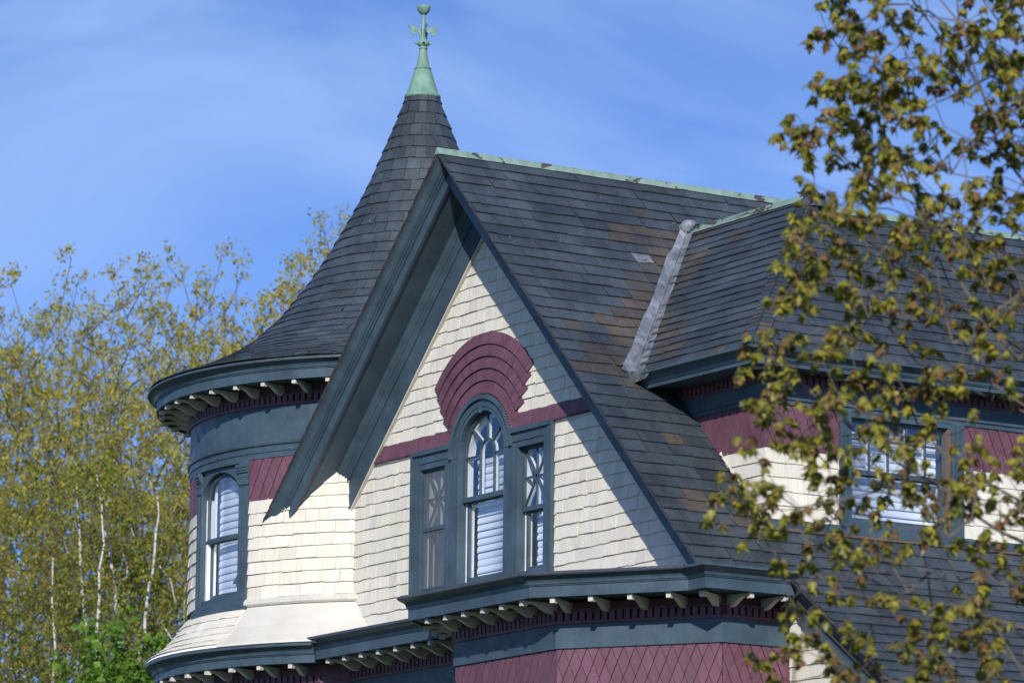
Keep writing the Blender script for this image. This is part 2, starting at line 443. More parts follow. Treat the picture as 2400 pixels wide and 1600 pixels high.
def cream_col(x, z, r):
    k = r.uniform(0.92, 1.04) * (0.90 if r.random() < 0.05 else 1); return (0.71 * k, 0.660 * k * r.uniform(0.98, 1.01), 0.560 * k * r.uniform(0.95, 1.04))

# ---- main roof body
X_ = pmap((0, 0, 0), (1, 0, 0), (0, 1, 0), (0, 0, 1))
def zroof(x): return ZR - SR * x if x <= XE else ZR - SR * XE - 0.70 * (x - XE)
XC = 8.7
roof = MB()
roof.prism(X_, [(0, ZR - 0.035), (XE - 0.01, zroof(XE) - 0.025), (XE - 0.01, zroof(XE) - 0.10), (0.0, ZR - 0.34)], 0.12, 14)
roof.prism(X_, [(0, ZR - 0.036), (0, ZR - 0.34), (-5.0, ZR - SL * 5 - 0.34), (-5.0, ZR - SL * 5 - 0.036)], 0.12, 14)
roof.prism(X_, [(XE - 0.02, zroof(XE) - 0.03), (XC, zroof(XC) - 0.03), (XC, zroof(XC) - 0.30), (XE - 0.02, zroof(XE) - 0.30)], 1.26, 14)
ROOF = roof.build('main_roof', M_SHEATH, HOUSE, occ=True)

# slates, right slope. mapping: x along the ridge (world Y), z down-slope negative
def slope_map(s, x0, z0):
    d = nrm((1, 0, -s)); n = nrm((s, 0, 1)); P0 = A(x0, 0, z0)
    return lambda x, o_, z: P0 + A(0, 1, 0) * x + n * o_ - d * z
cosR = 1 / math.hypot(1, SR)
def valley_y(x):
    if x <= 0.79: return None
    if x <= 3.17: return DYC - (x - 0.79)
    return DY0 - 0.02
def iv_main(z):
    x = -z * cosR
    vy = valley_y(x)
    if vy is None or x > DXF - 0.02: return [(-0.075, 10.6)]
    if x > 3.17: return [(-0.075, DY0 + 0.01)]
    return [(-0.075, vy - 0.05), (2 * DYC - vy + 0.05, 10.6)]
def main_col(u, z, r):
    x = -z * cosR; vy = valley_y(x)
    br = 0.006
    if vy is not None and 0.55 < x < 3.4:
        d = vy - u
        wv = 1.0 if x < 1.05 else (0.42 + 0.16 * (x - 1.05))
        if 0 < d < wv + 0.12 * math.sin(x * 9): br = 0.9
    elif 0.45 < x <= 0.9 and 1.9 < u < 2.9: br = 0.5
    if 4.72 < x < 5.1 and u > 0.35: br = 0.5
    if abs(x - 1.35) < 0.085 and abs(u - 2.17) < 0.14: return (0.17, 0.18, 0.205)
    if abs(x - 4.03) < 0.085 and abs(u - 0.62) < 0.14: return (0.085, 0.066, 0.048)
    if r.random() < br: return tint(r.choice(BROWNS), r)
    return tint(r.choice(SHADES), r)
EXM = 0.2145
NL = 38
lens = XE / cosR
rs = random.Random(3)
def iv_join(M, lo, hi, iv, colf): return courses(M, lo, hi, EXM, iv, 0.26, 0.40, 0.012, colf, rs, lift=0.015, jit=0.007, gap=0.0038, lap=0.05, base=-0.026, skew=0.004)
sl_main = iv_join(slope_map(SR, 0, ZR), -lens - 0.02, -0.03, iv_main, main_col)
# clip corner chips: a few slates lose a lower corner
def chip(lst, r, p=0.12):
    for k in range(len(lst)):
        v, f, c = lst[k]
        if r.random() < p:
            v = v.copy(); e = r.uniform(0.12, 0.3); j = r.choice((0, 1)); i = 1 - j
            v[j] = v[j] + (v[i] - v[j]) * e * 0.4 + (v[3 if j == 0 else 2] - v[j]) * e * 0.35
            v[j + 4] = v[j + 4] + (v[i + 4] - v[j + 4]) * e * 0.4 + (v[7 if j == 0 else 6] - v[j + 4]) * e * 0.35
            lst[k] = (v, f, c)
    return lst
chip(sl_main, rs, 0.10)
M_low = slope_map(0.70, XE, zroof(XE))
sl_low = iv_join(M_low, -(XC - XE) * math.hypot(1, 0.7), 0.03, lambda z: [(1.13, 10.6)], lambda u, z, r: tint(r.choice(SHADES), r, 0.12))
pieces(sl_main + sl_low, 'slate', M_SLATE, ROOF, 300, 'slates')
# left slope: unseen from the street side, plain courses of wide slates
M_left = lambda x, o_, z: A(0, 1, 0) * x + nrm((-SL, 0, 1)) * o_ - nrm((-1, 0, -SL)) * z + A(0, 0, ZR)
sl_left = courses(M_left, -5.0 * math.hypot(1, SL), -0.03, EXM, lambda z: [(-0.075, 2.6)], 0.3, 0.5, 0.009, lambda u, z, r: tint(r.choice(SHADES), r), rs, base=-0.026, jit=0.006)
ml = MB()
for v, f, c in sl_left: ml.add(v, f, c)
ml.build('slates', M_SLATE, ROOF, kind='stuff')

# ridge cap
def ridge_cap(name, p0, p1, side, w=0.13, roll_r=0.034, parent=None, seg=26):
    p0, p1 = A(*p0), A(*p1); d = nrm(p1 - p0); s_ = nrm(side); mb = MB(); loops = []; rr = random.Random(5)
    Ln = np.linalg.norm(p1 - p0)
    for i in range(seg + 1):
        t = i / seg; b = p0 + d * Ln * t; L_ = []
        for k in range(-2, 0): pass
        w1 = w * rr.uniform(0.93, 1.06); w2 = w * rr.uniform(0.93, 1.06)
        L_.append(b - s_ * w1 + A(0, 0, -w1 * 1.0 + 0.012)); L_.append(b - s_ * 0.03 + A(0, 0, 0.005))
        for q in range(7):
            a = PI * (1.05 - 1.1 * q / 6); L_.append(b + s_ * roll_r * math.cos(a) + A(0, 0, 0.03 + roll_r * math.sin(a)))
        L_.append(b + s_ * 0.03 + A(0, 0, 0.005)); L_.append(b + s_ * w2 + A(0, 0, -w2 * 1.0 + 0.012))
        L_.append(b + A(0, 0, -0.04))
        loops.append(L_)
    mb.strip(loops, True, True)
    return mb.build(name, M_COPPER, parent)
ridge_cap('ridge_cap', (0, -0.075, ZR - 0.012), (0, 11.0, ZR - 0.012), (1, 0, 0), parent=ROOF, seg=60, w=0.050, roll_r=0.021)

# ---- rake boards
def rake(side, slope, xa, xb, prof, ztop, name, m, parent, yoff=0.0, occ=False):
    mb = MB()
    a = [(side * xa, y + yoff, ztop - slope * xa - v) for y, v in prof]
    b = [(side * xb, y + yoff, ztop - slope * xb - v) for y, v in prof]
    mb.strip([a, b], True, True)
    return mb.build(name, m, parent, occ=occ)
CROWN = [(0.11, 0.03), (-0.05, 0.03), (-0.052, 0.065), (-0.035, 0.075), (-0.012, 0.10), (0.0, 0.14), (0.022, 0.175), (0.05, 0.19), (0.052, 0.212), (0.072, 0.216), (0.075, 0.245), (0.098, 0.25), (0.11, 0.25)]
FASC = [(0.14, 0.245), (0.10, 0.245), (0.10, 0.415), (0.14, 0.415)]
SOFF = [(0.138, 0.36), (0.138, 0.385), (0.64, 0.385), (0.64, 0.36)]
BED = [(0.60, 0.386), (0.475, 0.388), (0.475, 0.41), (0.487, 0.425), (0.492, 0.455), (0.512, 0.475), (0.516, 0.51), (0.535, 0.52), (0.537, 0.555), (0.556, 0.575), (0.558, 0.635), (0.60, 0.64)]
FRZ = [(0.64, 0.60), (0.578, 0.60), (0.578, 1.01), (0.64, 1.01)]
STRP = [(0.64, 1.0), (0.592, 1.0), (0.592, 1.045), (0.64, 1.045)]
DRIP = [(-0.02, 0.034), (-0.068, 0.034), (-0.068, 0.052), (-0.052, 0.052), (-0.052, 0.04), (-0.02, 0.04)]
for sd, sp, xb, tag in ((-1, SL, 4.6, 'left'), (1, SR, XE - 0.06, 'right')):
    rk = rake(sd, sp, 0.0, xb, CROWN, ZR, 'rake_moulding', M_TEAL, HOUSE, occ=True)
    rt_ = sd > 0
    rake(sd, sp, 0.0, 5.50 if rt_ else xb, FASC, ZR, 'fascia', M_TEAL, rk, occ=True)
    rake(sd, sp, 0.0, 5.30 if rt_ else xb, SOFF, ZR, 'soffit', M_TEAL, rk, occ=True)
    rake(sd, sp, 0.0, 5.02 if rt_ else xb, BED, ZR, 'bed_moulding', M_TEAL, rk)
    fz = FRZ if not rt_ else [(y, v if v < 0.8 else 0.86) for y, v in FRZ]
    rake(sd, sp, 0.0, 4.82 if rt_ else xb, fz, ZR, 'frieze_board', M_TEAL, rk)
    if not rt_: rake(sd, sp, 0.0, xb, STRP, ZR, 'cream_strip', M_BRACKET, rk)
    rake(sd, sp, 0.0, xb + 0.02, DRIP, ZR, 'drip_edge', M_DRIP, rk)
# rake of the lower roof behind the bay
rk = rake(1, 0.70, 0, 2.95, CROWN, zroof(XE), 'rake_moulding', M_TEAL, HOUSE, yoff=1.20)
rk.location = (0, 0, 0)
for ob in [rk]:
    for v in ob.data.vertices: v.co.x += XE
def rake_low(prof, name, m):
    q = rake(1, 0.70, 0, 2.95, prof, zroof(XE), name, m, rk, yoff=1.20)
    for v in q.data.vertices: v.co.x += XE
rake_low(FASC, 'fascia', M_TEAL); rake_low([(y, v) for y, v in SOFF if True], 'soffit', M_TEAL); rake_low(DRIP, 'drip_edge', M_DRIP)

# ---- gable wall
Mg = pmap((0, YW, 0), (1, 0, 0), (0, -1, 0), (0, 0, 1))
gw = MB()
zl = lambda x: ZR - SL * x - 0.5
zr = lambda x: ZR - SR * x - 0.5
gw.prism(Mg, [(-5.0, 8.3), (-1.50, 8.3), (-1.50, zl(1.50)), (-5.0, zl(5.0))], -0.12, 0.0)
gw.prism(Mg, [(1.50, 8.3), (5.25, 8.3), (5.25, zr(5.25)), (1.50, zr(1.50))], -0.12, 0.0)
gw.prism(Mg, [(-1.50, 10.62), (-0.56, 10.62), (-0.56, 11.16), (0.0, 11.16), (0, ZR - 0.5), (-1.50, zl(1.5))], -0.12, 0.0)
gw.prism(Mg, [(0.56, 10.62), (1.50, 10.62), (1.50, zr(1.5)), (0, ZR - 0.5), (0.0, 11.16), (0.56, 11.16)], -0.12, 0.0)
gw.prism(Mg, [(-1.50, 8.3), (1.50, 8.3), (1.50, 8.98), (-1.50, 8.98)], -0.12, 0.0)
GW = gw.build('gable_wall', M_CREAM, HOUSE, occ=True)
for p_ in GW.data.color_attributes['Col'].data: p_.color = (0.6, 0.57, 0.5, 1)
def iv_gable(z):
    lo = -(ZR - 1.03 - z) / SL; hi = (ZR - 0.66 - z) / SR
    # tower cuts in on the left
    lo = max(lo, -3.9)
    if z < 10.80: return [(lo, -1.60), (1.60, hi)] if lo < -1.6 else [(lo, lo), (1.60, hi)]
    if z < 11.55:
        h = math.sqrt(max(0.70 ** 2 - (z - 10.60) ** 2, 0.0)); return [(min(lo, -h), -h), (h, max(hi, h))]
    return [(lo, hi)]
rg = random.Random(12)
sh_a = courses(Mg, 8.55, 10.82, 0.158, iv_gable, 0.09, 0.21, 0.011, cream_col, rg, lift=0.012, jit=0.008, gap=0.0007, skew=0.004)
sh_b = courses(Mg, 10.99, ZR - 1.0, 0.158, iv_gable, 0.09, 0.21, 0.011, cream_col, rg, lift=0.012, jit=0.008, gap=0.0007, skew=0.004)
pieces(sh_a + sh_b, 'shingle', M_CREAM, GW, 300, 'shingles')
# maroon saw-tooth band
band = []; x = -2.55; rb = random.Random(4)
while x < 2.75:
    w = 0.042
    if not (-0.70 < x < 0.70):
        s_ = rb.uniform(0.86, 1.14)
        V = [Mg(x, 0.055, 10.815), Mg(x + w / 2, 0.062, 10.785), Mg(x + w, 0.055, 10.815), Mg(x + w, 0.018, 11.0), Mg(x, 0.018, 11.0),
             Mg(x, 0.004, 10.815), Mg(x + w / 2, 0.004, 10.785), Mg(x + w, 0.004, 10.815), Mg(x + w, 0.002, 11.0), Mg(x, 0.002, 11.0)]
        Fc = [(0, 1, 2, 3, 4), (9, 8, 7, 6, 5)] + [(i, 5 + i, 5 + (i + 1) % 5, (i + 1) % 5) for i in range(5)]
        band.append((np.array(V), Fc, (s_, s_, s_)))
    x += w
bm = MB()
for v, f, c in band: bm.add(v, f, c)
bm.build('sawtooth_band', M_MAROON, GW, kind='stuff')
# maroon fan of shingles over the arch
AC = (0.02, 10.62)
fan = []; radii = [0.735, 0.885, 1.035, 1.185, 1.335, 1.485]; ends = [16, 27, 32, 36, 39]
for k in range(5):
    r0, r1 = radii[k], radii[k + 1]
    a = R_(ends[k]); aend = PI - a
    while a < aend - 0.01:
        da = rb.uniform(0.075, 0.12) / r1
        if aend - a - da < 0.05 / r1: da = aend - a
        s_ = rb.uniform(0.84, 1.14); b_ = min(a + da, aend)
        g0 = 0.0022 / r1
        n = 3 if k else 3
        fr = []; bk = []
        pts = [(r0, a + g0), (r0, b_ - g0), (r1 + 0.02, b_ - g0), (r1 + 0.02, a + g0)]
        if k == 4: pts = [(r0, a + g0), (r0, b_ - g0), (r1, b_ - g0), (r1, a + g0)]
        hgt = [0.052 + rb.uniform(-.003, .003)] * 2 + [0.026] * 2
        for (rr, aa), h in zip(pts, hgt):
            fr.append(Mg(AC[0] + rr * math.cos(aa), h, AC[1] + rr * math.sin(aa)))
            bk.append(Mg(AC[0] + rr * math.cos(aa), 0.0, AC[1] + rr * math.sin(aa)))
        fan.append((np.array(fr + bk), [tuple(reversed(q)) for q in HEX], (s_, s_ * rb.uniform(.97, 1.03), s_)))
        a = b_
pieces(fan, 'fan_shingle', M_MAROON, GW, 300, 'fan_shingles')
tt = MB(); a = R_(12)
while a < PI - R_(12):                       # small teeth round the arch
    da = 0.042 / 0.735; q = a + da / 2
    P = [Mg(AC[0] + rr * math.cos(t), h, AC[1] + rr * math.sin(t)) for rr, t, h in ((0.745, a, .062), (0.712, q, .072), (0.745, a + da, .062), (0.745, a, .0), (0.712, q, .0), (0.745, a + da, .0))]
    tt.add(P, [(0, 1, 2), (5, 4, 3), (0, 3, 4, 1), (1, 4, 5, 2), (2, 5, 3, 0)])
    a += da
tt.build('arch_teeth', M_MAROON, GW, kind='stuff')
# pieces of band rising beside the arch
# ------------------------------------------------------------------ windows
def blind(M, x0, x1, z0, z1, o, parent, pitch=0.088, nx=1):
    z = z0; bl = random.Random(int(z0 * 100))
    root = MB(); root.box(M, x0, x1, o - 0.03, o + 0.03, z1, z1 + 0.06, nx); head = root.build('blind', M_BLIND, parent)
    while z < z1:
        mb = MB(); n = 5; loops = []; tj = bl.uniform(-0.008, 0.010)
        for i in range(nx + 1):
            xx = x0 + (x1 - x0) * i / nx
            prof = []
            for k in range(n + 1):
                t = k / n; prof.append((o - 0.009 + (0.018 + tj) * t + 0.012 * math.sin(PI * t), z + pitch * 1.10 * (1 - t)))
            loops.append([M(xx, a_, b_) for a_, b_ in prof] + [M(xx, a_ - 0.003, b_ - 0.001) for a_, b_ in reversed(prof)])
        mb.strip(loops, True, True); mb.build('blind_slat', M_BLIND, head, smooth=True)
        z += pitch
def bar(mb, M, p, q, w, o0, o1):
    d = A(q[0] - p[0], q[1] - p[1]); d /= np.linalg.norm(d); n = A(-d[1], d[0]) * w / 2
    mb.prism(M, [(p[0] + n[0], p[1] + n[1]), (p[0] - n[0], p[1] - n[1]), (q[0] - n[0], q[1] - n[1]), (q[0] + n[0], q[1] + n[1])], o0, o1)
def frame(mb, M, x0, x1, z0, z1, w, o0, o1, nx=1, wb=None, wt=None):
    wb = wb or w; wt = wt or w
    mb.box(M, x0, x0 + w, o0, o1, z0, z1); mb.box(M, x1 - w, x1, o0, o1, z0, z1)
    mb.box(M, x0 + w, x1 - w, o0, o1, z0, z0 + wb, nx)
    if wt > 0: mb.box(M, x0 + w, x1 - w, o0, o1, z1 - wt, z1, nx)
def pane(M, x0, x1, z0, z1, o, parent, nx=1, m=None, name='pane'):
    mb = MB(); mb.strip([[M(x0 + (x1 - x0) * i / nx, o, z0), M(x0 + (x1 - x0) * i / nx, o, z1)] for i in range(nx + 1)], False, False); return mb.build(name, m or M_GLASS, parent)
def arch_pts(cx, cz, r, n=20, a0=0.0, a1=PI):
    return [(cx + r * math.cos(a0 + (a1 - a0) * i / n), cz + r * math.sin(a0 + (a1 - a0) * i / n)) for i in range(n + 1)]
def ring(mb, M, cx, cz, r0, r1, o0, o1, n=24, a0=0.0, a1=PI, ez=1.0):
    loops = []
    for i in range(n + 1):
        a = a0 + (a1 - a0) * i / n; c, s_ = math.cos(a), math.sin(a) * ez
        loops.append([M(cx + r0 * c, o0, cz + r0 * s_), M(cx + r1 * c, o0, cz + r1 * s_), M(cx + r1 * c, o1, cz + r1 * s_), M(cx + r0 * c, o1, cz + r0 * s_)])
    mb.strip(loops, True, True)

GWIN = MB()
cx = 0.02
def stile(mb, x0, x1, z0, z1, hi_l=True, hi_r=True):
    mb.box(Mg, x0, x1, -0.13, 0.048, z0, z1)
    mb.box(Mg, x0 + 0.07, x0 + 0.095, 0.047, 0.058, z0, z1 - 0.04); mb.box(Mg, x1 - 0.095, x1 - 0.07, 0.047, 0.058, z0, z1 - 0.04)
    if hi_l: mb.box(Mg, x0 - 0.002, x0 + 0.045, 0.046, 0.075, z0, z1)
    if hi_r: mb.box(Mg, x1 - 0.045, x1 + 0.002, 0.046, 0.075, z0, z1)
stile(GWIN, cx - 1.63, cx - 1.43, 8.58, 10.80, True, False); stile(GWIN, cx + 1.43, cx + 1.63, 8.58, 10.80, False, True)
stile(GWIN, cx - 0.84, cx - 0.53, 8.58, 10.60, False, False); stile(GWIN, cx + 0.53, cx + 0.84, 8.58, 10.60, False, False)
for sd in (-1, 1):
    xa, xb = sorted((cx + sd * 0.70, cx + sd * 1.43))
    GWIN.box(Mg, xa, xb, -0.13, 0.046, 10.56, 10.80)
    GWIN.box(Mg, xa, xb + (0.2 if sd > 0 else 0) - 0.0, 0.044, 0.079, 10.745, 10.802) if sd > 0 else GWIN.box(Mg, xa - 0.2, xb, 0.044, 0.079, 10.745, 10.802)
    GWIN.box(Mg, xa, xb, 0.044, 0.058, 10.635, 10.665)
ring(GWIN, Mg, cx, 10.60, 0.53, 0.72, -0.13, 0.05); ring(GWIN, Mg, cx, 10.60, 0.67, 0.722, 0.049, 0.082); ring(GWIN, Mg, cx, 10.60, 0.58, 0.605, 0.049, 0.06)
GWIN.box(Mg, cx - 1.43, cx + 1.43, -0.13, 0.030, 8.58, 9.035)
GWIN.prism(Mg, [(cx - 0.02, 11.10), (cx + 0.02, 11.10), (cx + 0.028, 11.18), (cx - 0.028, 11.18)], 0.05, 0.075)
GW_ = GWIN.build('gable_window', M_TEAL, HOUSE, occ=True)
# centre sashes
s1 = MB(); x0, x1 = cx - 0.53, cx + 0.53
s1.box(Mg, x0, x0 + 0.035, -0.075, -0.035, 10.05, 10.60); s1.box(Mg, x1 - 0.035, x1, -0.075, -0.035, 10.05, 10.60)
s1.box(Mg, x0, x1, -0.078, -0.02, 10.045, 10.105); ring(s1, Mg, cx, 10.60, 0.495, 0.53, -0.075, -0.035)
US = s1.build('upper_sash', M_TEAL, GW_)
def mnt(segs, M, parent, w=0.02, o0=-0.07, o1=-0.042):
    for p, q in segs:
        mb = MB(); bar(mb, M, p, q, w, o0, o1); mq = mb.build('muntin', M_TEAL, parent)
        mb = MB(); bar(mb, M, p, q, w * 1.15, o0 - 0.035, o0 - 0.001); mb.build('muntin_back', M_WHITE, mq.parent.parent)
mnt([((cx - 0.16, 10.10), (cx - 0.16, 10.63)), ((cx + 0.16, 10.10), (cx + 0.16, 10.63)), ((cx - 0.50, 10.60), (cx - 0.17, 10.60)), ((cx + 0.17, 10.60), (cx + 0.50, 10.60)),
     ((cx, 10.79), (cx, 11.10)), ((cx - 0.115, 10.75), (cx - 0.36, 10.95)), ((cx + 0.115, 10.75), (cx + 0.36, 10.95))], Mg, US)
mb = MB(); ring(mb, Mg, cx, 10.63, 0.15, 0.17, -0.07, -0.042, 14); mq = mb.build('muntin', M_TEAL, US)
mb = MB(); ring(mb, Mg, cx, 10.63, 0.149, 0.171, -0.105, -0.071, 14); mb.build('muntin_back', M_WHITE, mq.parent.parent)
_p = [(x0 + 0.03, 10.10), (x1 - 0.03, 10.10)] + arch_pts(cx, 10.60, 0.50); mb = MB(); mb.add([Mg(a_, -0.056, b_) for a_, b_ in _p], [tuple(range(len(_p)))]); mb.build('pane', M_GLASS, US)
s2 = MB(); frame(s2, Mg, x0 + 0.03, x1 - 0.03, 9.04, 10.06, 0.04, -0.115, -0.08, wb=0.07, wt=0.03); LS = s2.build('lower_sash', M_TEAL, GW_)
pane(Mg, x0 + 0.065, x1 - 0.065, 9.10, 10.03, -0.098, LS)
lin = MB(); lin.box(Mg, x0 + 0.0, x0 + 0.03, -0.16, -0.08, 9.04, 10.04); lin.box(Mg, x1 - 0.03, x1, -0.16, -0.08, 9.04, 10.04)
lin.box(Mg, x0, x0 + 0.03, -0.16, -0.078, 10.06, 10.60); ring(lin, Mg, cx, 10.60, 0.47, 0.53, -0.17, -0.08); lin.build('jamb_liner', M_WHITE, GW_)
lin = MB(); frame(lin, Mg, x0 + 0.05, x1 - 0.05, 9.06, 10.02, 0.035, -0.15, -0.125); lin.build('storm_frame', M_WHITE, GW_)
blind(Mg, x0 + 0.09, x1 - 0.06, 9.08, 10.52, -0.21, GW_)
for sd in (-1, 1):
    xa, xb = (cx - 1.43, cx - 0.84) if sd < 0 else (cx + 0.84, cx + 1.43)
    s1 = MB(); frame(s1, Mg, xa, xb, 9.775, 10.565, 0.035, -0.07, -0.03, wb=0.055); us = s1.build('upper_sash', M_TEAL, GW_)
    zc, xm = 10.19, (xa + xb) / 2
    mnt([((xm, 9.83), (xm, 10.53)), ((xa + .03, zc), (xb - .03, zc)), ((xa + .035, 9.84), (xb - .035, 10.53)), ((xa + .035, 10.53), (xb - .035, 9.84))], Mg, us, 0.018)
    pane(Mg, xa + .03, xb - .03, 9.82, 10.54, -0.052, us)
    s2 = MB(); frame(s2, Mg, xa + .03, xb - .03, 9.04, 9.79, 0.038, -0.11, -0.075, wb=0.06); ls = s2.build('lower_sash', M_TEAL, GW_)
    pane(Mg, xa + .06, xb - .06, 9.09, 9.76, -0.094, ls)
    lin = MB(); lin.box(Mg, xa, xa + .03, -0.16, -0.075, 9.04, 9.79); lin.box(Mg, xa, xa + .03, -0.16, -0.07, 9.79, 10.56); lin.build('jamb_liner', M_WHITE, GW_)
    if sd > 0: blind(Mg, xa + .09, xb - .05, 9.08, 10.45, -0.21, GW_)
    else:
        pane(Mg, xa + .01, xb - .01, 9.06, 10.55, -0.005, GW_, m=M_SCREEN, name='insect_screen')
        sf = MB(); frame(sf, Mg, xa, xb, 9.045, 10.56, 0.022, -0.012, 0.006); sf.box(Mg, xa + .02, xb - .02, -0.012, 0.008, 9.78, 9.83); sf.build('screen_frame', M_TEAL, GW_)
        blind(Mg, xa + .2, xb - .05, 9.08, 9.7, -0.26, GW_)
def room(M, x0, x1, z0, z1, o0, o1, parent):
    mb = MB(); mb.box(M, x0, x1, o1, o0, z0, z1); b = mb.build('room_interior', M_ROOM, parent)
    me = b.data
    import bmesh
    bm_ = bmesh.new(); bm_.from_mesh(me); bm_.faces.ensure_lookup_table()
    # drop the face that looks out of the window
    best = max(bm_.faces, key=lambda f: float((A(*f.calc_center_median()) - (M(0.5 * (x0 + x1), o1, 0.5 * (z0 + z1)))) @ (M(0, 1, 0) - M(0, 0, 0))))
    bmesh.ops.delete(bm_, geom=[best], context='FACES'); bm_.to_mesh(me); bm_.free()
room(Mg, -1.55, 1.55, 8.95, 11.3, -0.14, -1.8, GW_)

# ------------------------------------------------------------------ front walls below the gable: bay, main front, side
WALL = [(0.17, YW), (1.35, -0.53), (3.55, -0.53), (5.24, 0.58), (5.24, 1.5)]
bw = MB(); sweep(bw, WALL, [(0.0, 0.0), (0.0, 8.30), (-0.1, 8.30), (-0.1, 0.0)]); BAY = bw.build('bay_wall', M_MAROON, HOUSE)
for p_ in BAY.data.color_attributes['Col'].data: p_.color = (0.25, 0.25, 0.25, 1)  # wall colour darkened to paint in groove shade between the diamond shingles
mw = MB(); mw.box(Mg, -5.0, 0.3, -0.10, -0.01, 0.0, 8.4); MW = mw.build('front_wall', M_TEAL, HOUSE)
body = MB(); body.box(X_, -3.0, 5.0, 1.6, 13.5, 0.0, 8.2); body.build('rear_wall', M_CREAM, HOUSE)
FAS = [(-3.09, 0.10), (-0.06, 0.10), (1.12, -1.06), (3.77, -1.06), (5.40, 0.0), (5.74, 0.0), (5.74, 1.21)]
def cornice_prof(zt, zb, depth):
    h = zt - zb
    return [(0.122, zt), (0.125, zt - 0.026), (0.108, zt - 0.031), (0.085, zt - 0.037), (0.055, zt - 0.056), (0.036, zt - 0.085), (0.030, zt - 0.10), (0.028, zt - 0.115), (0.016, zt - 0.118), (0.014, zt - 0.132), (0.0, zt - 0.136),
            (0.0, zb), (-0.035, zb), (-0.035, zb + 0.02), (-depth, zb + 0.02), (-depth, zt - 0.01)]
ZT, ZB = 8.56, 8.30
cm = MB(); sweep(cm, FAS, cornice_prof(ZT, ZB, 0.50)); FCOR = cm.build('front_cornice', M_TEAL, HOUSE, occ=True)
cm = MB(); sweep(cm, FAS[:5], [(0.126, ZT - 0.018), (0.133, ZT - 0.018), (0.133, ZT + 0.014), (-0.30, ZT + 0.012), (-0.30, ZT + 0.006), (0.126, ZT + 0.006)]); cm.build('metal_edge', M_DARKMETAL, FCOR)
fr_ = MB(); fr_.add([(-0.2, 0.64, ZT + 0.008), (-0.06, 0.15, ZT + 0.008), (1.15, -1.0, ZT + 0.008), (3.75, -1.0, ZT + 0.008), (5.36, 0.04, ZT + 0.008), (5.6, 0.3, ZT + 0.008), (5.2, 0.64, ZT + 0.008)], [(0, 1, 2, 3, 4, 5, 6)])
fr_.build('flat_roof', M_DARKMETAL, HOUSE)
def wall_band(path, prof, name, m, parent):
    mb = MB(); sweep(mb, path, prof); return mb.build(name, m, parent)
MAINP = [(-3.4, YW), (0.17, YW)] + WALL[1:]
wall_band(MAINP, [(0.035, 7.775), (0.035, 8.06), (0.0, 8.06), (0.0, 7.775)], 'frieze', M_TEAL, FCOR)
wall_band(MAINP, [(0.06, 8.05), (0.06, 8.085), (0.0, 8.085), (0.0, 8.05)], 'dentil_shelf', M_MAROON, FCOR)
wall_band(MAINP, [(0.008, 8.085), (0.008, 8.295), (0.0, 8.295), (0.0, 8.085)], 'dentil_backing', M_MAROON, FCOR)
wall_band(MAINP, [(0.068, 8.188), (0.068, 8.205), (0.0, 8.205), (0.0, 8.188)], 'dentil_cap', M_MAROON, FCOR)
def seg_map(p, q):
    d = nrm((q[0] - p[0], q[1] - p[1], 0)); return pmap((p[0], p[1], 0), d, (d[1], -d[0], 0), (0, 0, 1)), math.hypot(q[0] - p[0], q[1] - p[1])
def box_piece(M, x0, x1, o0, o1, z0, z1):
    f = [M(x0, o1, z0), M(x1, o1, z0), M(x1, o1, z1), M(x0, o1, z1)]; b = [M(x0, o0, z0), M(x1, o0, z0), M(x1, o0, z1), M(x0, o0, z1)]
    return np.array(f + b)
dent = []
for i in range(len(MAINP) - 1):
    M, Ln = seg_map(MAINP[i], MAINP[i + 1]); x = 0.02
    while x < Ln - 0.05:
        s_ = rng.uniform(.9, 1.1); dent.append((box_piece(M, x, x + 0.060, 0.006, 0.062, 8.087, 8.186), HEX, (s_, s_, s_))); x += 0.0925
pieces(dent, 'dentil', M_MAROON, FCOR, 300, 'dentils')
# brackets: a scrolled side profile with a square end block
BP = [(0.0, 0.0), (0.44, 0.0), (0.44, -0.060), (0.378, -0.063), (0.362, -0.040), (0.335, -0.030), (0.30, -0.030), (0.26, -0.040), (0.22, -0.058), (0.18, -0.082), (0.14, -0.104), (0.10, -0.119), (0.05, -0.126), (0.0, -0.126)]
def bracket_mesh(w=0.057):
    mb = MB(); n = len(BP)
    V = [(-w / 2, a, b) for a, b in BP] + [(w / 2, a, b) for a, b in BP]
    mb.add(V, [tuple(range(n)), tuple(range(2 * n - 1, n - 1, -1))] + [(i, n + i, n + (i + 1) % n, (i + 1) % n) for i in range(n)])
    me = mesh_from('bracket', mb.v, mb.f, np.array(mb.c), M_BRACKET); return me
BRME = bracket_mesh()
cp = MB(); cp.box(X_, -0.047, 0.047, 0.36, 0.462, -0.001, 0.018); CAPME = mesh_from('bracket_cap', cp.v, cp.f, np.array(cp.c), M_TEAL)
def bracket(px, py, nx_, ny_, ztop, parent, Ln=0.44):
    a = math.atan2(ny_, nx_) - PI / 2
    for nm, me in (('bracket', BRME), ('bracket_cap', CAPME)):
        o = link(nm, me, parent); o.location = (px, py, ztop); o.rotation_euler = (0, 0, a); o.scale = (1, Ln / 0.44, 1)
def brackets_on(p, q, xs, parent, ztop=8.298, Ln=0.44):
    d = nrm((q[0] - p[0], q[1] - p[1])); n = (d[1], -d[0])
    for x in xs: bracket(p[0] + d[0] * x, p[1] + d[1] * x, n[0], n[1], ztop, parent, Ln)
ZBK = 8.297
for x in (-2.87, -2.46, -2.045, -1.625, -1.205, -0.79, -0.385): bracket(x, YW - 0.01, 0, -1, ZBK, FCOR, 0.50)
for x in (1.45, 1.86, 2.265, 2.68, 3.09, 3.52): bracket(x, -0.535, 0, -1, ZBK, FCOR, 0.485)
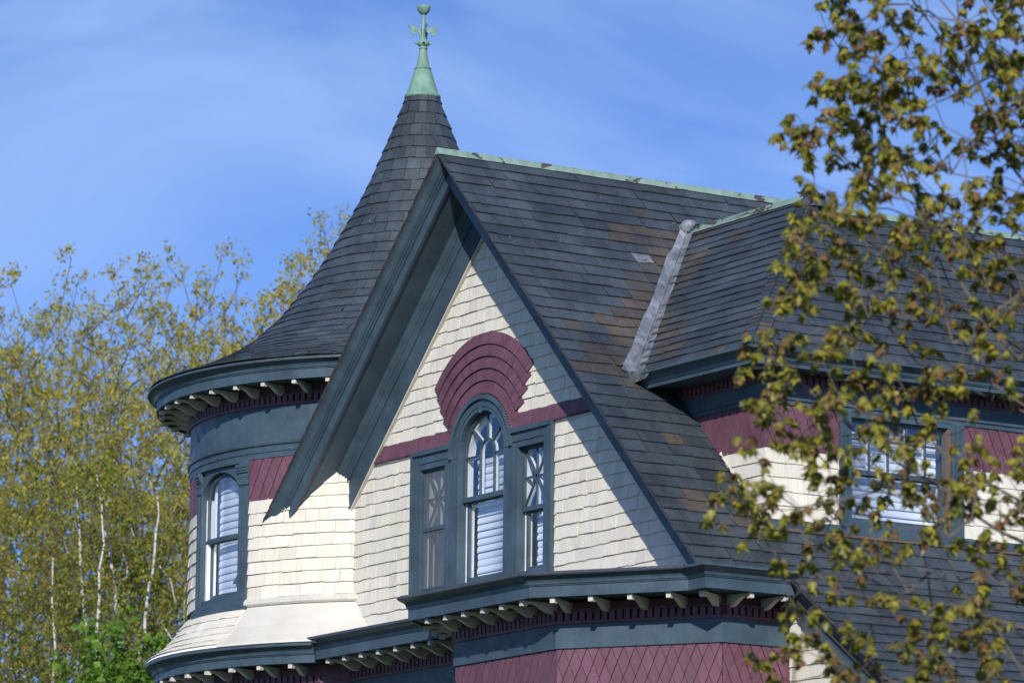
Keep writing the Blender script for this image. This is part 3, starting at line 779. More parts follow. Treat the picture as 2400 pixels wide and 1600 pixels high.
brackets_on(WALL[0], WALL[1], (0.55, 0.95, 1.35), FCOR, ZBK, 0.48)
brackets_on(WALL[2], WALL[3], (0.16, 0.63, 1.11, 1.58, 1.98), FCOR, ZBK, 0.53)
for y in (0.66, 1.13): bracket(5.24, y, 1, 0, ZBK, FCOR, 0.46)
# maroon diamond shingles on the bay
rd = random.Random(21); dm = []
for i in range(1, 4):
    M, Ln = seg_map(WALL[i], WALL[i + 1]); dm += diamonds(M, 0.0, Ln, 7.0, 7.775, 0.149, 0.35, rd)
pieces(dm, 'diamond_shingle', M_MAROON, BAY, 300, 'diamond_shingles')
# side wall under the lower roof
sw = MB(); Ms = pmap((0, 1.5, 0), (1, 0, 0), (0, -1, 0), (0, 0, 1))
sw.prism(Ms, [(5.2, 0), (8.3, 0), (8.3, zroof(8.3) - 0.3), (5.74, zroof(5.74) - 0.3), (5.2, 8.3)], -0.1, 0.0); SW = sw.build('side_wall', M_CREAM, HOUSE)
for p_ in SW.data.color_attributes['Col'].data: p_.color = (0.6, 0.57, 0.5, 1)
pieces(courses(Ms, 5.9, 8.25, 0.165, lambda z: [(5.27, min(8.3, XE + (zroof(XE) - 0.34 - z) / 0.7))], 0.12, 0.26, 0.011, cream_col, rg, lift=0.009, gap=0.0006), 'shingle', M_CREAM, SW, 60, 'shingles')

# ------------------------------------------------------------------ tower
def Mt(a0): return lambda x, o_, z: A(TC[0] + (TR + o_) * math.cos(a0 + x / TR), TC[1] + (TR + o_) * math.sin(a0 + x / TR), z)
WA = R_(-89.2); MT = Mt(WA)                 # window axis; x runs along the wall, rightwards seen from outside
WH = 0.49
tw = MB(); n = 120; zs = [0, 8.3, 9.10, 10.98, 12.1]
for iz in range(4):
    for i in range(n):
        a0, a1 = 2 * PI * i / n, 2 * PI * (i + 1) / n; am = (a0 + a1) / 2
        d = (am - WA + PI) % (2 * PI) - PI
        if iz == 2 and abs(d) * TR < WH + 0.08: continue
        r0 = TR - 0.02
        tw.add([(TC[0] + r0 * math.cos(a), TC[1] + r0 * math.sin(a), z) for a, z in ((a0, zs[iz]), (a1, zs[iz]), (a1, zs[iz + 1]), (a0, zs[iz + 1]))], [(0, 1, 2, 3)], (0.6, 0.57, 0.5))
TW = tw.build('tower_wall', M_CREAM, HOUSE, occ=True)
def tower_ring(prof, name, m, parent, a0=R_(-260), a1=R_(40), nn=110, smooth=False):
    mb = MB(); loops = []
    for i in range(nn + 1):
        a = a0 + (a1 - a0) * i / nn
        loops.append([(TC[0] + r * math.cos(a), TC[1] + r * math.sin(a), z) for r, z in prof])
    mb.strip(loops, True, True); return mb.build(name, m, parent, smooth)
Q = TR
tower_ring([(Q, 11.22), (Q + 0.025, 11.22), (Q + 0.025, 11.695), (Q, 11.695)], 'frieze', M_TEAL, TW)
tower_ring([(Q, 11.155), (Q + 0.03, 11.155), (Q + 0.035, 11.175), (Q + 0.055, 11.185), (Q + 0.06, 11.215), (Q + 0.045, 11.235), (Q + 0.03, 11.245), (Q, 11.245)], 'belt_moulding', M_TEAL, TW)
tower_ring([(Q, 11.02), (Q + 0.022, 11.02), (Q + 0.022, 11.09), (Q + 0.034, 11.095), (Q + 0.034, 11.158), (Q, 11.158)], 'architrave', M_TEAL, TW)
# upper cornice
TCOR_P = [(r + 3.53, z) for r, z in cornice_prof(12.185, 11.93, 0.50)]
TCOR = tower_ring(TCOR_P, 'tower_cornice', M_TEAL, HOUSE, nn=130); OCC.append(([tuple(v.co) for v in TCOR.data.vertices], [tuple(p.vertices) for p in TCOR.data.polygons]))
tower_ring([(Q, 11.69), (Q + 0.05, 11.69), (Q + 0.05, 11.722), (Q, 11.722)], 'dentil_shelf', M_MAROON, TCOR)
tower_ring([(Q, 11.72), (Q + 0.004, 11.72), (Q + 0.004, 11.94), (Q, 11.94)], 'dentil_backing', M_MAROON, TCOR)
tower_ring([(Q, 11.81), (Q + 0.058, 11.81), (Q + 0.058, 11.83), (Q, 11.83)], 'dentil_cap', M_MAROON, TCOR)
dn = []; a = R_(-200)
while a < R_(-20):
    M = Mt(a); s_ = rng.uniform(.9, 1.1); dn.append((box_piece(M, 0, 0.058, 0.002, 0.054, 11.724, 11.808), HEX, (s_, s_, s_))); a += 0.0925 / TR
pieces(dn, 'dentil', M_MAROON, TCOR, 120, 'dentils')
for k in range(22):
    a = R_(-50.6 - 7.8 * k + 7.8 * 3)
    bracket(TC[0] + (Q + 0.025) * math.cos(a), TC[1] + (Q + 0.025) * math.sin(a), math.cos(a), math.sin(a), 11.935, TCOR)
# lower cornice
LCOR = tower_ring([(r + 3.47, z) for r, z in cornice_prof(8.50, 8.265, 0.46)], 'tower_base_cornice', M_TEAL, HOUSE, a0=R_(-260), a1=R_(-52.6), nn=110)
tower_ring([(Q - .02, 7.70), (Q + 0.035, 7.70), (Q + 0.035, 8.03), (Q - .02, 8.03)], 'frieze', M_TEAL, LCOR, a1=R_(-38))
tower_ring([(Q - .02, 8.02), (Q + 0.03, 8.02), (Q + 0.03, 8.28), (Q - .02, 8.28)], 'dentil_backing', M_MAROON, LCOR, a1=R_(-38))
dn = []; a = R_(-200)
while a < R_(-55):
    M = Mt(a); dn.append((box_piece(M, 0, 0.060, 0.025, 0.06, 8.055, 8.15), HEX, (1, 1, 1))); a += 0.0925 / TR
pieces(dn, 'dentil', M_MAROON, LCOR, 80, 'dentils')
for k in range(18):
    a = R_(-58.2 - 7.9 * k)
    bracket(TC[0] + (Q + 0.0) * math.cos(a), TC[1] + (Q + 0.0) * math.sin(a), math.cos(a), math.sin(a), 8.262, LCOR)
# flared skirt: tin in front, shingles round the side
FL = [(3.10, 9.075), (3.16, 8.97), (3.27, 8.80), (3.43, 8.65), (3.585, 8.545), (3.60, 8.52), (3.56, 8.50), (3.0, 8.50)]
TRANS = R_(-76.5)
SK = tower_ring(FL, 'tower_skirt', M_TIN, HOUSE, a0=TRANS, a1=R_(-40), nn=40, smooth=False)
OCC.append(([tuple(v.co) for v in SK.data.vertices], [tuple(p.vertices) for p in SK.data.polygons]))
tower_ring(FL[:-1] + [(3.0, 8.5)], 'skirt_sheathing', M_CREAM, SK, a0=R_(-260), a1=TRANS)
fpts = [A(*p) for p in FL[:5]]
def prof_at(P, cum, s_):
    s_ = min(max(s_, 0), cum[-1] - 1e-6); k = int(np.searchsorted(cum, s_, 'right')) - 1; k = min(k, len(P) - 2)
    t = (s_ - cum[k]) / (cum[k + 1] - cum[k]); p = P[k] + (P[k + 1] - P[k]) * t; d = P[k + 1] - P[k]; d = d / np.linalg.norm(d)
    return p, A(-d[1], d[0])
def ring_slates(P, s_edges, a_lo, a_hi, w, th, colf, r, lift, jit, gap, lap, base):
    P = [A(*p) for p in P]; cum = np.concatenate([[0], np.cumsum([np.linalg.norm(P[i + 1] - P[i]) for i in range(len(P) - 1)])]); out = []
    for k in range(len(s_edges) - 1):
        st, sb = s_edges[k], s_edges[k + 1]
        pt, nt = prof_at(P, cum, st - lap); pb, nb = prof_at(P, cum, sb)
        rb_ = pb[0]; ww = w(k) if callable(w) else w
        a = a_lo + r.random() * ww / rb_ * 1.0
        al = a_lo
        while al < a_hi:
            ar = min(al + ww * r.uniform(0.78, 1.25) / rb_, a_hi)
            g_ = gap / rb_; dj = r.uniform(-jit, jit); pb2, nb2 = prof_at(P, cum, sb + dj); lf = lift * r.uniform(0.7, 1.4)
            def W(p, nn, o_, a_):
                q = p + nn * o_; return A(TC[0] + q[0] * math.cos(a_), TC[1] + q[0] * math.sin(a_), q[1])
            sk = r.uniform(-0.004, 0.004); pb3, _ = prof_at(P, cum, sb + dj + sk)
            fr = [W(pb2, nb2, base + lf + th, al + g_), W(pb3, nb2, base + lf + th, ar - g_), W(pt, nt, base + th * .5, ar - g_), W(pt, nt, base + th * .5, al + g_)]
            bk = [W(pb2, nb2, base + lf, al + g_), W(pb3, nb2, base + lf, ar - g_), W(pt, nt, base - .004, ar - g_), W(pt, nt, base - .004, al + g_)]
            out.append((np.array(fr + bk), HEX, colf(al, k, r))); al = ar
    return out
rt = random.Random(33)
Lf = sum(np.linalg.norm(fpts[i + 1] - fpts[i]) for i in range(4))
pieces(ring_slates(FL[:5], [Lf * k / 5 for k in range(6)], R_(-200), TRANS, 0.17, 0.010, lambda a, k, r: cream_col(0, 0, r), rt, 0.012, 0.006, 0.001, 0.03, 0.0), 'shingle', M_CREAM, SK, 120, 'shingles')
tower_ring([(3.03, 9.19), (3.10, 9.185), (3.125, 9.15), (3.13, 9.11), (3.11, 9.085), (3.09, 9.08), (3.03, 9.08)], 'roll_moulding', M_BRACKET, TW, a0=R_(-76.5), a1=R_(-40), nn=40)
# lead-white tin fillet where skirt meets the gable wall
# tower shingles and diamonds, right of the window and left of it
xr0, xr1 = R_(89.2 - 76.7) * TR, R_(89.2 - 38) * TR
xl1, xl0 = -R_(102.4 - 89.2) * TR, -R_(160 - 89.2) * TR
xm_ = R_(89.2 - 61) * TR
sh_t = courses(MT, 10.47, 11.03, 0.160, lambda z: [(xm_, xr1)], 0.16, 0.34, 0.012, cream_col, rt, lift=0.011, jit=0.005, gap=0.0016)
sh_t += courses(MT, 9.19, 10.47, 0.160, lambda z: [(xl0, xl1), (xr0, xr1)], 0.16, 0.34, 0.013, cream_col, rt, lift=0.014, jit=0.005, gap=0.0018, skew=0.003)
pieces(sh_t, 'shingle', M_CREAM, TW, 220, 'shingles')
bb = MB(); bb.box(MT, xr0, xm_, -0.01, 0.003, 10.475, 11.03, 10, (.25, .25, .25)); bb.box(MT, xl0, xl1, -0.01, 0.003, 10.475, 11.03, 10, (.25, .25, .25)); bb.build('shingle_backing', M_MAROON, TW)  # backing tinted dark; its colour stands in for shade in the diamond gaps
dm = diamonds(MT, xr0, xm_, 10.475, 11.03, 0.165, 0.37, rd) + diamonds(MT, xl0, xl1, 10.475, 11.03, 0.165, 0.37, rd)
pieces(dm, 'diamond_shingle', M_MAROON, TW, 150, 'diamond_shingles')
# tower window
tc = MB()
for sd in (-1, 1):
    xa, xb = (WH, 0.665) if sd > 0 else (-0.665, -WH)
    tc.box(MT, xa, xb, -0.12, 0.045, 9.16, 11.03, 3)
    for q in (0.25, 0.55): tc.box(MT, xa + (xb - xa) * q, xa + (xb - xa) * (q + 0.14), 0.044, 0.056, 9.2, 10.68)
    for z0, z1, o_ in ((10.70, 10.725, .065), (10.80, 10.825, .06), (10.86, 10.89, .075), (10.89, 10.925, .09), (10.925, 10.965, .105), (10.725, 10.86, .053)): tc.box(MT, xa - 0.012, xb + 0.012, 0.04, o_, z0, z1, 2)
    # spandrel beside the arch
    pts = []
    for i in range(13):
        t = PI / 2 * i / 12; pts.append((sd * WH * math.cos(t), 10.58 + 0.35 * math.sin(t)))
    for i in range(12):
        (xa_, za), (xb_, zb_) = pts[i], pts[i + 1]
        lo, hi = min(xa_, xb_), max(xa_, xb_); zl_, zh_ = (za, zb_) if xa_ < xb_ else (zb_, za)
        tc.prism(MT, [(lo, zl_), (hi, zh_), (hi, 11.02), (lo, 11.02)], -0.10, 0.022)
tc.box(MT, -0.70, 0.70, -0.12, 0.06, 9.10, 9.185, 8); tc.box(MT, -0.70, 0.72, -0.1, 0.085, 9.06, 9.105, 8); tc.box(MT, -WH, WH, -0.12, 0.02, 9.18, 9.27, 6)
tc.box(MT, -0.50, 0.50, 0.02, 0.075, 10.985, 11.02, 6)
TWIN = tc.build('tower_window', M_TEAL, HOUSE)
s1 = MB(); frame(s1, MT, -WH, WH, 10.03, 10.98, 0.05, -0.075, -0.035, 6, wb=0.06, wt=0.0)
for i in range(12):
    t0, t1 = PI * i / 12, PI * (i + 1) / 12; q = lambda t, r: (r * math.cos(t), 10.56 + (0.35 * r / WH) * math.sin(t))
    s1.prism(MT, [q(t0, WH - 0.05), q(t0, WH + 0.02), q(t1, WH + 0.02), q(t1, WH - 0.05)], -0.075, -0.035)
us = s1.build('upper_sash', M_TEAL, TWIN); pane(MT, -WH + .04, WH - .04, 10.08, 10.93, -0.056, us, 6)
s2 = MB(); frame(s2, MT, -WH + .02, WH - .02, 9.26, 10.05, 0.05, -0.115, -0.078, 6, wb=0.08, wt=0.03); ls = s2.build('lower_sash', M_TEAL, TWIN); pane(MT, -WH + .06, WH - .06, 9.33, 10.03, -0.098, ls, 6)
lin = MB(); lin.box(MT, -WH, -WH + .055, -0.16, -0.03, 9.27, 10.03); lin.box(MT, -WH, -WH + .03, -0.16, -0.03, 10.08, 10.62); frame(lin, MT, -WH + .05, WH - .05, 9.31, 10.9, 0.035, -0.15, -0.12, 6); lin.build('jamb_liner', M_WHITE, TWIN)
blind(MT, -WH + .10, WH - .04, 9.33, 10.92, -0.20, TWIN, 0.098, 6)
room(MT, -0.55, 0.55, 9.0, 11.05, -0.16, -1.6, TWIN)

# tower roof
TP = [(0.225, 16.43), (0.262, 16.30), (0.39, 15.965), (0.517, 15.65), (0.685, 15.235), (0.86, 14.865), (1.041, 14.53), (1.249, 14.165), (1.532, 13.72), (1.929, 13.205), (2.328, 12.835), (2.671, 12.615), (3.05, 12.435), (3.40, 12.29), (3.645, 12.205)]
tr_ = MB(); tr_.lathe(TC[0], TC[1], [(r - 0.012, z - 0.012) for r, z in TP] + [(3.5, 12.18)], n=72); TROOF = tr_.build('tower_roof', M_SHEATH, HOUSE, smooth=True, occ=True)
TPa = [A(*p) for p in TP]; Lt = sum(np.linalg.norm(TPa[i + 1] - TPa[i]) for i in range(len(TPa) - 1))
NC = 33; ed = [0.0]; s_ = 0.0
for k in range(NC):
    s_ += 0.118 if k == 0 else 0.185 - 0.035 * k / NC; ed.append(s_)
ed = [e * Lt / ed[-1] for e in ed]
tsl = ring_slates(TP, ed, R_(-215), R_(145), lambda k: 0.13 + 0.115 * min(1, k / 12), 0.011, lambda a, k, r: tint(r.choice(SHADES), r, 0.2), rt, 0.012, 0.006, 0.0028, 0.03, -0.004)
chip(tsl, rt, 0.10)
pieces(tsl, 'slate', M_SLATE, TROOF, 300, 'slates')
# finial
fn = MB(); fn.lathe(TC[0], TC[1], [(0.24, 16.395), (0.252, 16.41), (0.246, 16.44), (0.222, 16.455), (0.19, 16.56), (0.152, 16.68), (0.118, 16.79), (0.108, 16.805)], n=32); FN = fn.build('finial', M_FINIAL, HOUSE, smooth=True, occ=True)
def turned(prof, name, n=24):
    mb = MB(); mb.lathe(TC[0], TC[1], prof, n=n); return mb.build(name, M_FINIAL, FN, smooth=True)
turned([(0.10, 16.80), (0.117, 16.805), (0.119, 16.82), (0.10, 16.835), (0.083, 16.90), (0.064, 17.0), (0.050, 17.08), (0.046, 17.10)], 'finial_neck')
turned([(0.04, 17.085), (0.058, 17.095), (0.064, 17.11), (0.045, 17.12), (0.05, 17.13), (0.076, 17.15), (0.084, 17.175), (0.075, 17.20), (0.05, 17.215), (0.045, 17.235), (0.035, 17.24)], 'finial_ball')
turned([(0.030, 17.22), (0.026, 17.35), (0.024, 17.59)], 'finial_rod')
turned([(0.02, 17.575), (0.045, 17.59), (0.078, 17.63), (0.093, 17.68), (0.096, 17.70), (0.088, 17.70), (0.070, 17.645), (0.0, 17.60)], 'finial_cup')
wp = [(a_ * 1.0 if a_ < 0.06 else 0.06 + (a_ - 0.06) * 1.22, b_) for a_, b_ in [(0.028, 17.23), (0.048, 17.23), (0.058, 17.30), (0.085, 17.345), (0.115, 17.335), (0.105, 17.30), (0.125, 17.285), (0.15, 17.30), (0.157, 17.33), (0.145, 17.36), (0.165, 17.375), (0.185, 17.405), (0.192, 17.435), (0.176, 17.425), (0.150, 17.413), (0.105, 17.405), (0.07, 17.39), (0.045, 17.365), (0.03, 17.34)]]
for k in range(4):
    a = R_(-31 + 14 + 90 * k); d = (math.cos(a), math.sin(a), 0); M = pmap((TC[0], TC[1], 0), d, (-d[1], d[0], 0), (0, 0, 1))
    mb = MB(); mb.prism(M, wp, -0.007, 0.007); mb.build('finial_leaf', M_FINIAL, FN)
    a2 = R_(-31 + 4 + 90 * k); mb = MB(); mb.tube([(TC[0] + r * math.cos(a2), TC[1] + r * math.sin(a2), 17.172) for r in (0.07, 0.135)], [0.022, 0.002], 8); mb.build('finial_spike', M_FINIAL, FN)

# ------------------------------------------------------------------ dormer
dw = MB()
My = lambda X0: pmap((X0, 0, 0), (0, 1, 0), (1, 0, 0), (0, 0, 1))
MDf = My(DXF); MDl = pmap((0, DY0, 0), (1, 0, 0), (0, -1, 0), (0, 0, 1))
WY0, WY1, WZ0, WZ1 = 2.50, 3.96, 9.34, 10.60
dw.prism(MDl, [(2.6, 11.0), (DXF - 0.0, 9.1), (DXF, 11.1), (2.6, 11.1)], -0.1, 0.0)
dw.box(MDf, DY0 + 0.1, WY0 - 0.02, -0.1, 0.0, 9.1, 11.1); dw.box(MDf, WY1 + 0.02, DY1, -0.1, 0.0, 9.1, 11.1); dw.box(MDf, WY0 - 0.02, WY1 + 0.02, -0.1, 0.0, 9.1, WZ0 - 0.02); dw.box(MDf, WY0 - 0.02, WY1 + 0.02, -0.1, 0.0, WZ1, 11.1)
DW = dw.build('dormer_wall', M_CREAM, HOUSE, occ=True)
for p_ in DW.data.color_attributes['Col'].data: p_.color = (0.6, 0.57, 0.5, 1)
r9 = random.Random(9)
sh_d = courses(MDf, 9.27, 10.085, 0.163, lambda z: [(DY0, 2.34), (4.14, DY1)], 0.14, 0.28, 0.011, cream_col, r9, lift=0.010, gap=0.0008)
sh_d += courses(MDl, 8.95, 10.085, 0.163, lambda z: [(2.9, DXF + 0.01)], 0.14, 0.28, 0.011, cream_col, r9, lift=0.010, gap=0.0008)
pieces(sh_d, 'shingle', M_CREAM, DW, 120, 'shingles')
bb = MB(); bb.box(MDf, DY0, 2.34, -0.01, 0.003, 10.085, 10.61, 1, (.25, .25, .25)); bb.box(MDf, 4.14, DY1, -0.01, 0.003, 10.085, 10.61, 1, (.25, .25, .25)); bb.box(MDl, 3.4, DXF, -0.01, 0.003, 10.085, 10.61, 1, (.25, .25, .25)); bb.build('shingle_backing', M_MAROON, DW)  # same darkened backing on the dormer: gap shade put into the colour
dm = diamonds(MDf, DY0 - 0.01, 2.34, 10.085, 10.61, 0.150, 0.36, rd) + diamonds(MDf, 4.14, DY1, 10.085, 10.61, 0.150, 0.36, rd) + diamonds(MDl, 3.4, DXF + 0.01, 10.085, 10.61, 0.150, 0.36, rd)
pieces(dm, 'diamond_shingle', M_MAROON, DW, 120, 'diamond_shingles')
DP = [(3.0, DY0), (DXF, DY0), (DXF, DY1)]
sk_ = MB(); sweep(sk_, DP[1:], [(0.0, 9.17), (0.045, 9.17), (0.045, 9.255), (0.0, 9.27)]); sk_.build('skirt_board', M_TEAL, DW)
sk_ = MB(); sweep(sk_, DP[1:], [(0.0, 9.15), (0.10, 9.13), (0.10, 9.155), (0.0, 9.175)]); sk_.build('sill_strip', M_WOOD, DW)
DFA = [(2.95, DYE + 0.06), (DXE - 0.06, DYE + 0.06), (DXE - 0.06, 2 * DYC - DYE - 0.06)]
dc = MB(); sweep(dc, DFA, cornice_prof(11.135, 10.955, 0.46)); DCOR = dc.build('dormer_cornice', M_TEAL, HOUSE, occ=True)
def dband(prof, name, m): mb = MB(); sweep(mb, DP, prof); mb.build(name, m, DCOR)
dband([(0.03, 10.605), (0.03, 10.845), (0.0, 10.845), (0.0, 10.605)], 'frieze', M_TEAL)
dband([(0.05, 10.66), (0.05, 10.69), (0.0, 10.69), (0.0, 10.66)], 'frieze_bead', M_TEAL)
dband([(0.05, 10.84), (0.05, 10.86), (0.0, 10.86), (0.0, 10.84)], 'dentil_shelf', M_MAROON)
dband([(0.025, 10.86), (0.025, 10.975), (0.0, 10.975), (0.0, 10.86)], 'dentil_backing', M_MAROON)
dn = []
for i in range(2):
    M, Ln = seg_map(DP[i], DP[i + 1]); x = 0.02
    while x < Ln - 0.06: dn.append((box_piece(M, x, x + 0.055, 0.02, 0.055, 10.862, 10.945), HEX, (1, 1, 1))); x += 0.0925
pieces(dn, 'dentil', M_MAROON, DCOR, 80, 'dentils')
# dormer window
dwm = MB()
for xa, xb in ((2.34, WY0), (WY1, 4.14)): dwm.box(MDf, xa, xb, -0.12, 0.045, 9.25, 10.61); dwm.box(MDf, xa + 0.05, xa + 0.075, 0.044, 0.058, 9.27, 10.6); dwm.box(MDf, xb - 0.06, xb - 0.03, 0.044, 0.06, 9.27, 10.6)
dwm.box(MDf, WY0, WY1, -0.12, 0.02, 9.25, WZ0); dwm.box(MDf, WY0, WY1, -0.12, 0.03, 10.55, 10.61); DWIN = dwm.build('dormer_window', M_TEAL, HOUSE)
s1 = MB(); frame(s1, MDf, WY0, WY1, 9.90, 10.56, 0.05, -0.075, -0.035, wb=0.055); us = s1.build('upper_sash', M_TEAL, DWIN); pane(MDf, WY0 + .04, WY1 - .04, 9.94, 10.53, -0.056, us)
xs = [WY0 + .05 + (WY1 - WY0 - .1) * k / 5 for k in range(6)]
mnt([((x, 9.95), (x, 10.53)) for x in xs[1:5]] + [((xs[0], 10.32), (xs[5], 10.32))], MDf, us)
s2 = MB(); frame(s2, MDf, WY0 + .02, WY1 - .04, 9.34, 9.92, 0.055, -0.115, -0.078, wt=0.035); ls = s2.build('lower_sash', M_TEAL, DWIN); pane(MDf, WY0 + .06, WY1 - .08, 9.385, 9.90, -0.098, ls)
lin = MB(); frame(lin, MDf, WY0 + .06, WY1 - .08, 9.385, 9.92, 0.02, -0.145, -0.12); lin.build('storm_frame', M_WHITE, DWIN)
wj = MB(); wj.box(MDf, WY1 - 0.04, WY1, -0.10, 0.02, 9.34, 10.56); wj.build('bare_jamb', M_WOOD, DWIN)
blind(MDf, WY0 + .05, WY1 - .06, 9.37, 10.4, -0.20, DWIN, 0.092)
room(MDf, WY0 - .03, WY1 + .03, 9.2, 10.65, -0.13, -1.6, DWIN)
# dormer roof
dr = MB(); e = 0.03
Y1E = 2 * DYC - DYE
xv = lambda z: (ZR - z) / SR
P_ = lambda x, y, z: (x, y, z - e)
pk = P_(DXP, DYC, DZR); r0 = P_(0.6, DYC, DZR); eL = P_(DXE, DYE, DZE); eR = P_(DXE, Y1E, DZE); bL = P_(2.95, DYE, DZE); bR = P_(2.95, Y1E, DZE)
dr.add([r0, pk, eL, bL, eR, bR], [(0, 3, 2, 1), (1, 2, 4), (0, 1, 4, 5), (2, 3, 5, 4)])
DR = dr.build('dormer_roof', M_SHEATH, HOUSE, occ=True)
dl = nrm((0, -(DYC - DYE), DZE - DZR)); ndl = nrm((0, -(DZR - DZE), DYC - DYE))
MDr = lambda x, o_, z: A(0, DYC, DZR) + A(1, 0, 0) * x + ndl * o_ - dl * z
LD = math.hypot(DYC - DYE, DZR - DZE)
def iv_dl(z):
    t = -z / LD; t = max(t, 0); return [(0.79 + 2.38 * t + 0.05, DXP + (DXE - DXP) * t - 0.0)]
def dl_col(u, z, r):
    t = -z / LD; d = u - (0.79 + 2.38 * t)
    p = 0.55 if d < 0.55 + 0.25 * math.sin(t * 9) else 0.04
    return tint(r.choice(BROWNS), r) if r.random() < p else tint(r.choice(SHADES), r)
sl_d = courses(MDr, -LD - 0.02, -0.03, 0.172, iv_dl, 0.26, 0.40, 0.011, dl_col, r9, lift=0.014, jit=0.006, gap=0.0035, lap=0.05, base=-0.02, skew=0.004)
df = nrm((DXE - DXP, 0, DZE - DZR)); ndf = nrm((DZR - DZE, 0, DXE - DXP)); LF = math.hypot(DXE - DXP, DZR - DZE)
MDh = lambda x, o_, z: A(DXP, DYC, DZR) + A(0, 1, 0) * x + ndf * o_ - df * z
def iv_df(z):
    t = max(-z / LF, 0); h = (DYC - DYE) * t; return [(-h, h)]
sl_d += courses(MDh, -LF - 0.02, -0.02, 0.178, iv_df, 0.26, 0.40, 0.011, lambda u, z, r: tint(r.choice(SHADES), r), r9, lift=0.014, jit=0.006, gap=0.0035, lap=0.05, base=-0.02, skew=0.004)
pieces(sl_d, 'slate', M_SLATE, DR, 220, 'slates')
# hip slates both sides of the hip line
hip = []
pkv, elv, erv = A(DXP, DYC, DZR), A(DXE, DYE, DZE), A(DXE, Y1E, DZE)
for end, sides in ((elv, ((A(-1, 0, 0), ndl), (A(0, 1, 0), ndf))), (erv, ((A(0, -1, 0), ndf), (A(-1, 0, 0), A(0, -ndl[1], ndl[2]))))):
    hd = end - pkv; HL = np.linalg.norm(hd); hd = hd / HL; s_ = 0.10
    while s_ < HL - 0.02:
        for lat, nn in sides:
            w = 0.17; c0 = pkv + hd * (s_ - 0.15); c1 = pkv + hd * (s_ + 0.10)
            up = nn * 0.012; dnl = nn * 0.03
            f = [c1 + dnl, c1 + lat * w + dnl, c0 + lat * w + up, c0 + up]; b = [q - nn * 0.01 for q in f]
            q = np.array(f + b)
            nvec = np.cross(q[1] - q[0], q[2] - q[1])
            Fc = HEX if nvec @ nn > 0 else [tuple(reversed(k)) for k in HEX]
            hip.append((q, Fc, tint(rt.choice(BROWNS if rt.random() < 0.4 else SHADES), rt)))
        s_ += 0.105
pieces(hip, 'hip_slate', M_SLATE, DR, 60, 'hip_slates')
ridge_cap('ridge_cap', (0.93, DYC, DZR + 0.0), (DXP + 0.10, DYC, DZR + 0.0), (0, 1, 0), w=0.046, roll_r=0.018, parent=DR, seg=20)
mb = MB(); mb.lathe(DXP + 0.05, DYC, [(0.0, DZR + 0.062), (0.05, DZR + 0.055), (0.09, DZR + 0.02), (0.17, DZR - 0.09), (0.2, DZR - 0.16)], n=9); mb.build('peak_cap', M_DARKMETAL, DR)
# lead valley: two wings and a standing seam
va, vb = A(0.80, DYC - 0.0, DZR), A(3.19, DYE - 0.01, DZE - 0.02)
vd = nrm(vb - va); nm_ = nrm((SR, 0, 1)); wm = nrm(np.cross(vd, nm_)); wm = wm if wm[1] < 0 else -wm
wd = nrm(np.cross(vd, ndl)); wd = wd if wd[0] > 0 else -wd
lv = MB(); loops = []; rv = random.Random(8); Lv = np.linalg.norm(vb - va)
for i in range(15):
    t = i / 14; c = va + vd * Lv * t; w1 = (0.115 + 0.06 * t) * rv.uniform(0.86, 1.14); w2 = (0.10 + 0.05 * t) * rv.uniform(0.92, 1.08)
    up = nrm(nm_ + ndl)
    loops.append([c + wm * w1 + nm_ * 0.002, c + wm * w1 + nm_ * 0.008, c + wm * 0.016 + nm_ * 0.006, c + wm * 0.006 + up * 0.040, c + wd * 0.006 + up * 0.040, c + wd * 0.016 + ndl * 0.006, c + wd * w2 + ndl * 0.008, c + wd * w2 + ndl * 0.002, c - up * 0.05])
lv.strip(loops, True, True); lv.build('valley_flashing', M_LEAD, DR)
mb = MB()
for i in range(7):
    pass
mb.tube([va + A(-0.10, -0.02, 0.07), va + A(0.0, -0.01, 0.075), va + A(0.12, 0, 0.055), va + A(0.2, 0, 0.03)], [0.05, 0.095, 0.085, 0.05], 9); mb.build('lead_cap', M_LEAD, DR, smooth=True)
mb = MB(); mb.add([vb + A(-0.13, -0.10, 0.16), vb + A(0.02, -0.10, 0.02), vb + A(0.33, -0.04, 0.02), vb + A(0.36, -0.03, -0.03), vb + A(0.30, -0.05, -0.09), vb + A(0.02, -0.06, -0.12), vb + A(0.1, 0.1, 0.0)], [(0, 1, 5), (1, 2, 3, 4, 5), (0, 6, 1), (1, 6, 2)])
mb.build('valley_foot', M_LEAD, DR)

# stepped flashing where the dormer's side wall meets the main slates
mb = MB(); rr = random.Random(2); prev = None; loops = []
for i in range(31):
    x = 4.2 + (DXF + 0.04 - 4.2) * i / 30; j = rr.uniform(0.017, 0.045)
    loops.append([(x, DY0 - j, zroof(x) + 0.025), (x, DY0 - 0.016, zroof(x) + 0.028 + rr.uniform(0.0, 0.035)), (x, DY0 + 0.0, zroof(x) - 0.02)])
mb.strip(loops, True, True, (0.95, 0.9, 0.85)); mb.build('step_flashing', M_BRACKET, DW)

finish_pieces()

